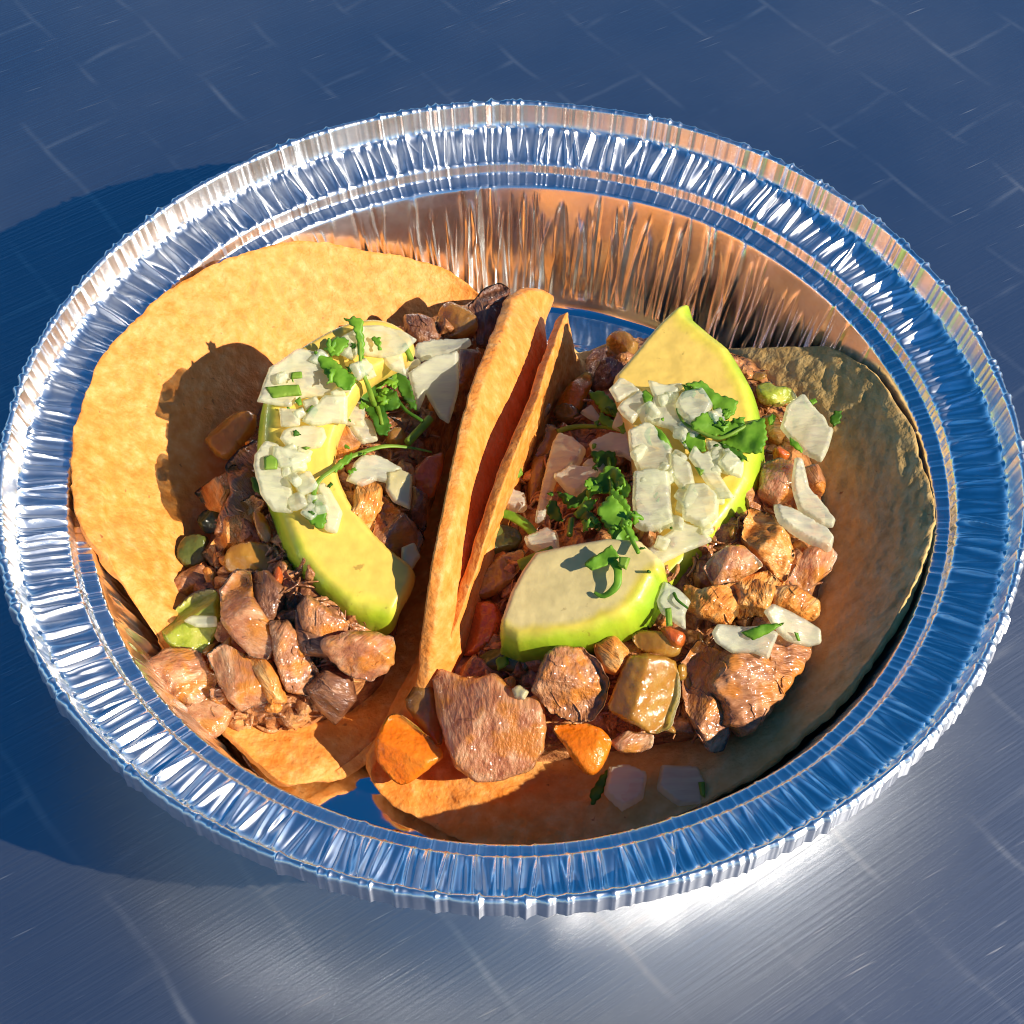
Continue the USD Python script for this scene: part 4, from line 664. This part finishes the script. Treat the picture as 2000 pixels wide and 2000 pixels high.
L('cooked_onion', 1.4, 'H', [(1210, 1180), (1290, 1120), (1380, 1160), (1385, 1260), (1320, 1300), (1230, 1260)], 'round pale scrap in shade beside the largest meat chunk', T=.002, base=.012)
L('meat_pink', 3.6, 'E', [(465, 830), (560, 795), (640, 830), (650, 1010), (540, 1065), (430, 1010), (445, 900)], 'pink meat chunk right of the large avocado wedge', T=.006)
L('red_pepper', 3.0, 'E', [(495, 760), (560, 695), (635, 760), (575, 810)], 'orange red pepper bit right of the large avocado wedge')
L('meat_brown', 2.0, 'E', [(700, 860), (790, 845), (835, 930), (830, 1000), (740, 970)], 'small brown meat bit at the right edge beside the crossed onion strips')
L('green_pepper', 2.0, 'E', [(395, 340), (490, 300), (530, 340), (605, 328), (680, 405), (640, 435), (540, 455), (430, 430)], 'olive orange pepper piece behind the large avocado wedge, right side')
L('meat_sauce', 3.0, 'E', [(370, 1110), (500, 1150), (600, 1280), (635, 1400), (595, 1570), (500, 1490), (420, 1400), (320, 1270)], 'bright orange shredded meat right of the large avocado wedge', fib=.0009, rough=.0007)
L('meat_pink', 4.2, 'E', [(85, 1480), (150, 1400), (230, 1345), (320, 1345), (440, 1460), (310, 1540), (150, 1590)], 'flat pink meat slice below the large avocado wedge', T=.005)
L('meat_pink', 2.4, 'E', [(620, 1550), (670, 1460), (720, 1380), (830, 1285), (910, 1400), (860, 1500), (780, 1570), (700, 1630)], 'purplish pink meat chunk at the far right edge of the right taco', T=.005)
L('meat_sauce', 1.6, 'E', [(260, 1560), (360, 1540), (480, 1500), (560, 1580), (450, 1700), (320, 1690)], 'orange meat chunk below the flat pink meat slice', rough=.0008)
L('meat_brown', 1.2, 'E', [(500, 1640), (640, 1590), (740, 1640), (760, 1740), (640, 1760), (520, 1730)], 'brown meat chunk at the right edge above the onion pair', rough=.0006)
L('meat_sauce', 0.8, 'E', [(440, 560), (520, 520), (600, 640), (560, 700), (480, 680)], 'reddish meat bit under the dark green leaf, right taco')

# right taco: raw onion
for lf, pts, lab, kw in [
    (7.0, [(845, 745), (920, 660), (1000, 705), (1060, 760), (960, 800), (900, 845)], 'pale onion sheet at the far end of the onion pile, right taco', {}),
    (7.2, [(900, 880), (930, 830), (1050, 755), (1125, 800), (1065, 900), (1000, 975), (940, 930)], 'translucent onion sheet behind the left cilantro cluster, right taco', {}),
    (7.8, [(1110, 700), (1210, 715), (1365, 705), (1300, 780), (1300, 880), (1380, 1010), (1345, 1080), (1390, 1190), (1260, 1010), (1140, 980), (1085, 960), (1150, 800)], 'largest translucent onion sheet in the middle of the right pile', dict(T=.0018)),
    (9.2, [(1300, 840), (1340, 770), (1490, 750), (1555, 850), (1500, 955), (1400, 975), (1315, 905)], 'glistening onion dice at the top of the right pile, left of the leaf cluster', dict(T=.003)),
    (7.4, [(975, 1040), (1090, 975), (1140, 985), (1275, 1150), (1255, 1335), (1150, 1315), (1040, 1300), (985, 1170)], 'onion dice at the left side of the right pile', dict(T=.003)),
    (8.2, [(1010, 1325), (1130, 1310), (1255, 1330), (1265, 1500), (1285, 1680), (1120, 1725), (1018, 1695), (1005, 1500)], 'tall wet onion block with sparkles at the lower left of the right pile', dict(T=.0036)),
    (8.6, [(1255, 1180), (1310, 1190), (1400, 1260), (1430, 1400), (1350, 1440), (1270, 1345)], 'onion dice with a green fleck in the middle of the right pile', dict(T=.003)),
    (8.8, [(1390, 1215), (1430, 1140), (1480, 1190), (1530, 1165), (1580, 1290), (1700, 1515), (1590, 1515), (1510, 1385), (1430, 1265)], 'pointed onion sliver at the right side of the right pile', {}),
    (8.4, [(1340, 1510), (1390, 1400), (1500, 1395), (1590, 1480), (1590, 1620), (1480, 1690), (1350, 1635)], 'rounded onion dice at the bottom right of the right pile', dict(T=.003)),
    (7.6, [(1510, 1080), (1640, 1120), (1765, 1250), (1700, 1335), (1590, 1305), (1520, 1170)], 'onion sheet under the right leaf cluster', {}),
    (7.2, [(1040, 1935), (1110, 1825), (1290, 1700), (1345, 1650), (1480, 1690), (1550, 1780), (1400, 1840), (1250, 1910), (1150, 1970)], 'long onion sheet draped over the green edge of the large avocado wedge', dict(T=.0016)),
    (4.6, [(500, 1055), (600, 1085), (685, 1160), (640, 1245), (540, 1325), (480, 1345), (440, 1500), (405, 1640), (335, 1655), (365, 1500), (415, 1280), (450, 1150)], 'long bright white onion strip near the fold of the right taco', dict(T=.003)),
    (5.4, [(465, 1350), (600, 1275), (740, 1285), (805, 1330), (740, 1385), (620, 1465), (555, 1445)], 'curved white onion strip crossing the long bright one', dict(T=.0026)),
    (5.0, [(655, 1265), (720, 1215), (825, 1260), (805, 1335), (740, 1300)], 'small white onion bit above the curved strip, right taco', {}),
    (5.4, [(715, 1140), (850, 1045), (985, 1035), (1005, 1180), (1030, 1270), (940, 1200), (880, 1180), (740, 1190)], 'greenish onion sheet left of the right pile', {}),
    (3.6, [(60, 1490), (150, 1435), (260, 1465), (280, 1565), (190, 1590), (80, 1525)], 'white onion dice touching the fold of the right taco', dict(T=.003)),
    (4.6, [(265, 1770), (430, 1695), (490, 1735), (505, 1865), (420, 1880), (285, 1825)], 'white onion dice behind the blunt avocado slice', dict(T=.003)),
    (4.4, [(645, 900), (720, 845), (795, 955), (760, 970)], 'white onion bit under the left cilantro cluster', {})]:
    L('raw_onion', lf, 'C', pts, lab, **kw)
for crop, lf, pts, lab, kw in [
    ('H', 5.0, [(590, 400), (630, 285), (720, 325), (800, 400), (765, 485), (765, 590), (700, 535), (620, 480)], 'onion piece between the two right avocado slices', {}),
    ('H', 7.0, [(933, 600), (970, 545), (1140, 565), (1240, 555), (1345, 600), (1285, 765), (1200, 725), (1060, 725), (955, 655)], 'onion sheet with a leaf across it on the largest meat chunk, left of a pair', dict(T=.0018)),
    ('H', 6.6, [(1252, 470), (1310, 415), (1400, 455), (1520, 515), (1612, 580), (1615, 665), (1540, 690), (1400, 645), (1340, 585)], 'onion sheet on top of the largest meat chunk, right of a pair', dict(T=.0018)),
    ('H', 1.6, [(285, 1460), (400, 1435), (525, 1490), (500, 1645), (370, 1725), (258, 1610)], 'shaded onion dice on the front tortilla, left of two', dict(T=.004, base=.0085)),
    ('H', 1.6, [(615, 1440), (840, 1455), (895, 1560), (872, 1715), (720, 1695), (588, 1585)], 'shaded onion dice on the front tortilla, right of two', dict(T=.004, base=.0085)),
    ('E', 6.0, [(563, 600), (600, 475), (700, 405), (762, 470), (840, 540), (862, 600), (893, 610), (855, 760), (815, 840), (700, 765), (620, 665)], 'big angular onion sheet standing at the right edge of the right taco', dict(T=.0018)),
    ('E', 4.8, [(628, 960), (640, 820), (690, 825), (740, 985), (820, 1060), (900, 1190), (882, 1245), (800, 1225), (720, 1155), (675, 1120)], 'long onion strip at the right edge, upper of the crossed strips', dict(T=.002)),
    ('E', 5.6, [(518, 1080), (620, 1105), (740, 1175), (850, 1240), (893, 1300), (875, 1375), (770, 1335), (600, 1235), (540, 1185)], 'long onion strip at the right edge, lower of the crossed strips', dict(T=.003))]:
    L('raw_onion', lf, crop, pts, lab, **kw)

# the loose small dice that nothing tells apart
def dice(n, outline, lift, label, group, seed):
    r = np.random.default_rng(seed); poly = Polygon(sight('C' if seed == 5 else 'B', outline)); x0, y0, x1, y1 = poly.bounds; k = 0
    while k < n:
        c = np.array([r.uniform(x0, x1), r.uniform(y0, y1)])
        if not poly.contains(Point(*c)): continue
        a = r.uniform(0, np.pi); e = np.array([[math.cos(a), math.sin(a)], [-math.sin(a), math.cos(a)]]); s_ = r.uniform(9, 19); asp = r.uniform(0.55, 1.0)
        pts = c + (np.array([[-1, -1], [r.uniform(-.2, .2), -1.15], [1, -1], [r.uniform(.7, 1.15), 1], [-1, r.uniform(.6, 1.1)]]) * [s_, s_ * asp]) @ e
        uv0, w = np.array(CROPS['D'][:2]), CROPS['D'][2] / 1932
        piece('raw_onion', lift + r.uniform(0, 1.6), 'D', (pts - uv0) / w, label, group, T=r.uniform(.0012, .0020), tilt=(r.normal(0, .35), r.normal(0, .35)), bend=.2); k += 1
dice(30, [(880, 720), (1060, 740), (1300, 720), (1560, 780), (1640, 1000), (1760, 1250), (1640, 1500), (1500, 1700), (1250, 1850), (1060, 1850), (1020, 1300), (960, 1080), (900, 900)], 8.0, 'small loose onion dice scattered through the right onion pile', 'loose onion dice of the right pile', 5)
dice(22, [(270, 620), (700, 320), (1150, 330), (1200, 640), (900, 900), (900, 1100), (620, 1160), (600, 1400), (740, 1680), (480, 1560), (230, 1450), (200, 1100), (400, 900), (240, 800)], 7.4, 'small loose onion dice scattered over the left avocado', 'loose onion dice of the left taco', 6)

def shreds(n, outline, label, group, seed):
    r = np.random.default_rng(seed); poly = Polygon(outline); x0, y0, x1, y1 = poly.bounds; k = 0
    while k < n:
        c = np.array([r.uniform(x0, x1), r.uniform(y0, y1)])
        if not poly.contains(Point(*c)) or resting(sight('D', c)) is not None: continue
        a = np.arange(6) * np.pi / 3 + r.uniform(-.35, .35, 6); rr = r.uniform(0.7, 1.1, 6) * r.uniform(11, 21); el = r.uniform(0.35, 0.75); ph = r.uniform(0, np.pi)
        p = c + np.stack([np.cos(a) * rr, np.sin(a) * rr * el], 1) @ np.array([[math.cos(ph), math.sin(ph)], [-math.sin(ph), math.cos(ph)]])
        m_ = r.choice(['cooked_onion', 'brown_onion', 'meat_sauce', 'meat_pink', 'meat_brown', 'orange_pepper'], p=[.24, .2, .2, .14, .16, .06]); kw = dict(T=.0026, facets=2) if m_[:4] == 'meat' else dict(T=.0018)
        look = dict(cooked_onion='amber onion', brown_onion='brown onion', meat_sauce='orange glazed meat', meat_pink='pinkish meat', meat_brown='brown meat', orange_pepper='orange pepper')[m_]
        piece(m_, r.uniform(0.2, 1.8), 'D', p, label % look, group % look, name='filling_bit', cat='filling bit', tilt=(r.normal(0, .3), r.normal(0, .3)), **kw); k += 1
def sprigs(n, crop, outline, lift, label, group, seed):
    r = np.random.default_rng(seed); poly = Polygon(outline); x0, y0, x1, y1 = poly.bounds; k = 0
    while k < n:
        c = np.array([r.uniform(x0, x1), r.uniform(y0, y1)])
        if not poly.contains(Point(*c)): continue
        t = np.linspace(0, 2 * np.pi, 60, endpoint=False); lobes = r.integers(3, 6); size_ = r.uniform(48, 92)
        rad = (0.42 + 0.58 * np.abs(np.cos(lobes * t / 2 + r.uniform(0, 3))) ** 0.8) * (0.85 + 0.15 * np.sin(9 * t + r.uniform(0, 6))) * (0.75 + 0.25 * np.cos(t))
        ph = r.uniform(0, 2 * np.pi); p = np.stack([np.cos(t) * rad, np.sin(t) * rad * r.uniform(.55, .95)], 1) * size_
        p = c + p @ np.array([[math.cos(ph), math.sin(ph)], [-math.sin(ph), math.cos(ph)]])
        piece('cilantro' if r.random() < .75 else 'cilantro_dark', lift + r.uniform(0, 2.2), crop, p, label, group, teeth=.00016, wave=.0016, tilt=(r.normal(0, .4), r.normal(0, .4))); k += 1
sprigs(15, 'C', [(760, 800), (900, 820), (960, 1000), (950, 1250), (1000, 1500), (1060, 1800), (880, 1800), (640, 1600), (560, 1450), (740, 1350), (760, 1050)], 7.6, 'torn lobed cilantro leaf in the thick of the right taco herbs', 'torn cilantro leaves of the right taco', 51)
sprigs(6, 'C', [(1350, 720), (1650, 780), (1850, 1000), (1750, 1150), (1450, 1050)], 9.6, 'torn lobed cilantro leaf by the cluster at the right of the onion pile', 'torn cilantro leaves of the right cluster', 52)
sprigs(8, 'B', [(650, 420), (950, 480), (1150, 640), (1150, 880), (950, 1000), (850, 700), (640, 600)], 8.8, 'torn lobed cilantro leaf around the upright sprig of the left taco', 'torn cilantro leaves of the left taco', 53)
shreds(42, [(905, 570), (830, 600), (620, 700), (480, 800), (400, 1000), (350, 1090), (320, 1260), (430, 1360), (580, 1350), (700, 1250), (755, 1100), (830, 850), (890, 680)], 'small moist bit of %s between the chunks of the left taco', 'small bits of %s in the left taco', 41)
shreds(52, [(1150, 680), (1060, 740), (960, 930), (890, 1120), (840, 1260), (860, 1400), (1000, 1420), (1250, 1390), (1400, 1330), (1510, 1200), (1540, 1000), (1470, 740), (1400, 680)], 'small moist bit of %s between the chunks of the right taco', 'small bits of %s in the right taco', 42)
def flecks(n, crop, outline, lift, label, group, seed):
    r = np.random.default_rng(seed); poly = Polygon(outline); x0, y0, x1, y1 = poly.bounds; k = 0
    while k < n:
        c = np.array([r.uniform(x0, x1), r.uniform(y0, y1)])
        if not poly.contains(Point(*c)): continue
        a = np.sort(r.uniform(0, 2 * np.pi, 7)); rr = r.uniform(0.45, 1.0, 7) * r.uniform(16, 42); el = r.uniform(0.35, 0.9); ph = r.uniform(0, np.pi)
        p = np.stack([np.cos(a) * rr, np.sin(a) * rr * el], 1); p = c + p @ np.array([[math.cos(ph), math.sin(ph)], [-math.sin(ph), math.cos(ph)]])
        if Polygon(p).buffer(0).area < 250: continue
        piece('cilantro' if r.random() < .7 else 'cilantro_dark', lift + r.uniform(0, 1.5), crop, p, label, group, name='cilantro_fleck', teeth=.00008, tilt=(r.normal(0, .3), r.normal(0, .3))); k += 1
flecks(22, 'C', [(700, 780), (1060, 720), (1650, 700), (1850, 1000), (1700, 1400), (1300, 1700), (1000, 1900), (760, 1750), (450, 1600), (420, 1350), (700, 1100)], 8.6, 'chopped cilantro fleck strewn over the onions of the right taco', 'cilantro flecks of the right taco', 31)
flecks(14, 'B', [(300, 650), (700, 350), (1200, 400), (1250, 900), (1000, 1300), (650, 1650), (400, 1500), (220, 1200), (250, 900)], 8.2, 'chopped cilantro fleck strewn over the left avocado', 'cilantro flecks of the left taco', 32)

# right taco: cilantro
L('stem_green', 7.4, 'C', [(112, 1330), (170, 1285), (222, 1238), (253, 1322), (140, 1412)], 'bright cut cilantro stem beside the fold of the right taco', T=.0016)
rod('cilantro', 'C', [(-235, 1580), (0, 1580), (110, 1590), (230, 1640), (330, 1740)], [4.0, 5.0, 5.4, 5.6, 5.6], [.7, 1.0, 1.0, 1.1, .9], 'broad cilantro stalk lying over the fold between the two tacos', flat=.35, arch=.4)
rod('stem_green', 'C', [(485, 1030), (620, 995), (770, 995), (900, 1015), (985, 1050)], [5.6, 6.0, 6.4, 6.8, 7.0], [.55, .5, .4, .4, .35], 'thin cilantro stem above the long bright onion strip')
cl = thing('cilantro_sprig', 'cilantro leaf cluster at the right side of the right onion pile', 'cilantro', heap_point(sight('C', [(1640, 960)]))[0])
for m_, lf, pts in [('cilantro', 11.0, [(1358, 700), (1420, 685), (1480, 672), (1540, 720), (1600, 770), (1660, 790), (1728, 822), (1705, 905), (1640, 955), (1600, 900), (1560, 870), (1500, 770), (1430, 740)]),
                    ('cilantro', 10.6, [(1390, 990), (1450, 930), (1500, 895), (1565, 895), (1640, 955), (1775, 1000), (1690, 1065), (1560, 1065), (1450, 1035)]),
                    ('cilantro', 10.2, [(1590, 1095), (1680, 1040), (1760, 995), (1830, 960), (1905, 928), (1930, 1080), (1885, 1175), (1740, 1165)]),
                    ('cilantro_dark', 9.6, [(1585, 1090), (1740, 1155), (1770, 1190), (1805, 1235), (1740, 1215), (1680, 1195), (1630, 1140)]),
                    ('cilantro', 9.8, [(1335, 1080), (1400, 1015), (1500, 1055), (1505, 1175), (1450, 1150), (1400, 1175)]),
                    ('cilantro_dark', 10.0, [(1620, 960), (1700, 940), (1770, 970), (1750, 1030), (1690, 1060)])]:
    piece(m_, lf, 'C', pts, None, name='leaf', parent=cl, tilt=(rng.uniform(-.2, .2), rng.uniform(-.2, .2)))
rod('stem_green', 'C', [(1305, 870), (1350, 960), (1440, 1020), (1600, 1070), (1740, 1010), (1900, 950)], [9.8, 10, 10.4, 10.8, 10.6, 10.4], [.25, .3, .35, .35, .3, .2], name='stem', parent=cl)
cl = thing('cilantro_sprig', 'small cilantro leaf cluster at the left end of the right onion pile', 'cilantro', heap_point(sight('C', [(850, 900)]))[0])
for m_, lf, pts in [('cilantro', 8.6, [(698, 780), (745, 765), (795, 758), (840, 800), (885, 840), (930, 880), (1000, 960), (930, 960), (860, 920), (790, 900), (760, 840)]),
                    ('cilantro', 8.2, [(780, 900), (860, 940), (980, 970), (990, 1050), (920, 1030), (850, 1005), (770, 960)])]:
    piece(m_, lf, 'C', pts, None, name='leaf', parent=cl, tilt=(.1, rng.uniform(-.2, .2)))
L('cilantro', 8.8, 'C', [(1065, 760), (1100, 745), (1145, 800), (1120, 910), (1090, 920), (1085, 850)], 'narrow leaf strip standing in the far part of the right onion pile', teeth=.0001)
L('cilantro', 9.2, 'C', [(1138, 980), (1205, 1030), (1240, 1080), (1278, 1140), (1230, 1158), (1175, 1080)], 'small curved leaf on the right onion pile, right of two', teeth=.00008)
L('cilantro', 9.2, 'C', [(1080, 1050), (1100, 1010), (1135, 995), (1118, 1050), (1138, 1130), (1105, 1110)], 'small curved leaf on the right onion pile, left of two', teeth=.00008)
L('stem_green', 9.8, 'C', [(1428, 1270), (1500, 1285), (1500, 1310), (1465, 1335)], 'green fleck on the onion dice, right onion pile')
L('cilantro', 8.4, 'C', [(1235, 1345), (1270, 1350), (1295, 1385), (1265, 1370)], 'dark green fleck above the tall wet onion block', teeth=0)
cl = thing('cilantro_sprig', 'big dark cilantro cluster in the middle of the right taco', 'cilantro', heap_point(sight('C', [(850, 1500)]))[0])
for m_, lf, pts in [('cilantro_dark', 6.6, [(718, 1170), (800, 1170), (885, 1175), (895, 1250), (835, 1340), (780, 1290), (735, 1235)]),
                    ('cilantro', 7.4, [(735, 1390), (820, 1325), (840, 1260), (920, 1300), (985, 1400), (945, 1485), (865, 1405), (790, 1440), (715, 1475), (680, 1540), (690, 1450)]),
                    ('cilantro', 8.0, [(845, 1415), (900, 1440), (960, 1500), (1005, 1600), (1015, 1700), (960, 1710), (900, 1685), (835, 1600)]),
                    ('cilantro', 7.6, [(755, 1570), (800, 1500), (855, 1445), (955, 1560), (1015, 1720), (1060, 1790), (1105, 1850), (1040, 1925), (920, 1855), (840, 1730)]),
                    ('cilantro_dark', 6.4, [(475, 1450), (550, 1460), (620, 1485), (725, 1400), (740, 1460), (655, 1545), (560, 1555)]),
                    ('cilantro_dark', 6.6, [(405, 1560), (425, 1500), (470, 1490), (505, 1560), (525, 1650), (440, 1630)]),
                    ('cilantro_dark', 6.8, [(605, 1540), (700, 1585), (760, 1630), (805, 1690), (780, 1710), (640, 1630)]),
                    ('cilantro', 7.2, [(590, 1600), (680, 1500), (760, 1480), (740, 1560), (660, 1640)])]:
    piece(m_, lf, 'C', pts, None, name='leaf', parent=cl, tilt=(rng.uniform(-.25, .25), rng.uniform(-.25, .25)), T=.0005, wave=.0016)
rod('stem_green', 'C', [(585, 1630), (570, 1740)], 6.6, .55, name='stem', parent=cl)
rod('cilantro', 'C', [(840, 1180), (850, 1330), (870, 1450), (930, 1620), (1040, 1860)], [6.6, 7.4, 8.2, 8.4, 8.0], [.3, .35, .4, .45, .4], name='stem', parent=cl)
ring_pts = [(1430, 330), (1500, 290), (1580, 300), (1635, 370), (1630, 440), (1590, 500), (1535, 528), (1485, 505)]
rod('cilantro', 'G', ring_pts, [6.6, 7.2, 7.8, 8.2, 8.0, 7.4, 6.8, 6.6], [.45, .7, .85, .8, .7, .75, .6, .3], 'curled cilantro stem forming a loop on the blunt avocado slice', flat=.5)
L('cilantro', 9.0, 'G', [(1418, 335), (1500, 270), (1590, 205), (1645, 280), (1560, 335), (1470, 370)], 'leaf blade above the stem loop, blunt avocado slice', teeth=.0001)
L('stem_green', 9.2, 'G', [(1640, 280), (1712, 288), (1685, 365), (1635, 340)], 'bright stem cut right of the stem loop', T=.0014)
rod('stem_green', 'G', [(1015, 335), (1225, 245)], [6.8, 7.4], 1.1, 'thick cut cilantro stem leaning on the blunt avocado slice')
rod('cilantro_dark', 'H', [(535, 210), (640, 300), (710, 380), (785, 445)], 7.4, [.25, .4, .4, .2], 'thin dark stem across the onion between the two right avocado slices')
L('stem_green', 6.4, 'H', [(640, 445), (680, 440), (688, 555), (648, 560)], 'short green cut on the onion between the two right avocado slices')
L('cilantro', 9.0, 'H', [(1118, 598), (1250, 545), (1398, 535), (1340, 570), (1290, 602), (1195, 648)], 'pointed leaf lying on the onion pair of the largest meat chunk', teeth=.00008)
L('cilantro', 8.4, 'H', [(1445, 590), (1475, 600), (1490, 650), (1470, 650)], 'tiny leaf speck on the right onion of the pair', teeth=0)
L('stem_green', 2.8, 'H', [(848, 1540), (890, 1535), (893, 1640), (862, 1620)], 'green sliver on the end of the right shaded onion dice', base=.0095)
L('cilantro_dark', 1.2, 'H', [(165, 1600), (230, 1510), (295, 1445), (270, 1540), (240, 1620), (180, 1690)], 'dark leaf scrap left of the shaded onion dice', base=.0085)
L('cilantro', 5.6, 'E', [(618, 660), (660, 690), (705, 742), (695, 768), (650, 740), (618, 710)], 'leaf scrap at the lower edge of the big angular onion sheet', teeth=.0001)
L('cilantro', 7.6, 'E', [(698, 415), (722, 440), (745, 490), (715, 470)], 'leaf sliver at the top edge of the big angular onion sheet', teeth=0)
L('cilantro', 5.2, 'E', [(478, 545), (505, 515), (535, 520), (520, 575), (490, 585)], 'leaf scrap between the large avocado wedge and the big angular onion sheet', teeth=.0001)
L('cilantro', 6.8, 'E', [(740, 420), (780, 405), (795, 430), (760, 450)], 'leaf speck behind the big angular onion sheet', teeth=0)
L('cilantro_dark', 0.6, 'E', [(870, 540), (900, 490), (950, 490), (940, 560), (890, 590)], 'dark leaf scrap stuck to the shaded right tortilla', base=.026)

# spill on the pan floor
V, Fc, _ = slab('D', [(700, 1585), (740, 1562), (765, 1570), (745, 1592), (715, 1600)], 0.0, T=.0014, rnd=.0008, rough=.0003, base=.0030, flat=0.2)
tag(obj('sauce_crumb', (V, Fc), 'meat_sauce'), 'orange sauce crumb on the bare pan floor at the front', 'crumb')
V, Fc, _ = slab('D', [(668, 1572), (682, 1566), (690, 1578), (676, 1584)], 0.0, T=.001, rnd=.0005, rough=.0002, base=.0028, flat=0.2)
tag(obj('sauce_crumb', (V, Fc), 'meat_sauce'), 'tiny orange crumb left of the larger crumb on the pan floor', 'crumb')
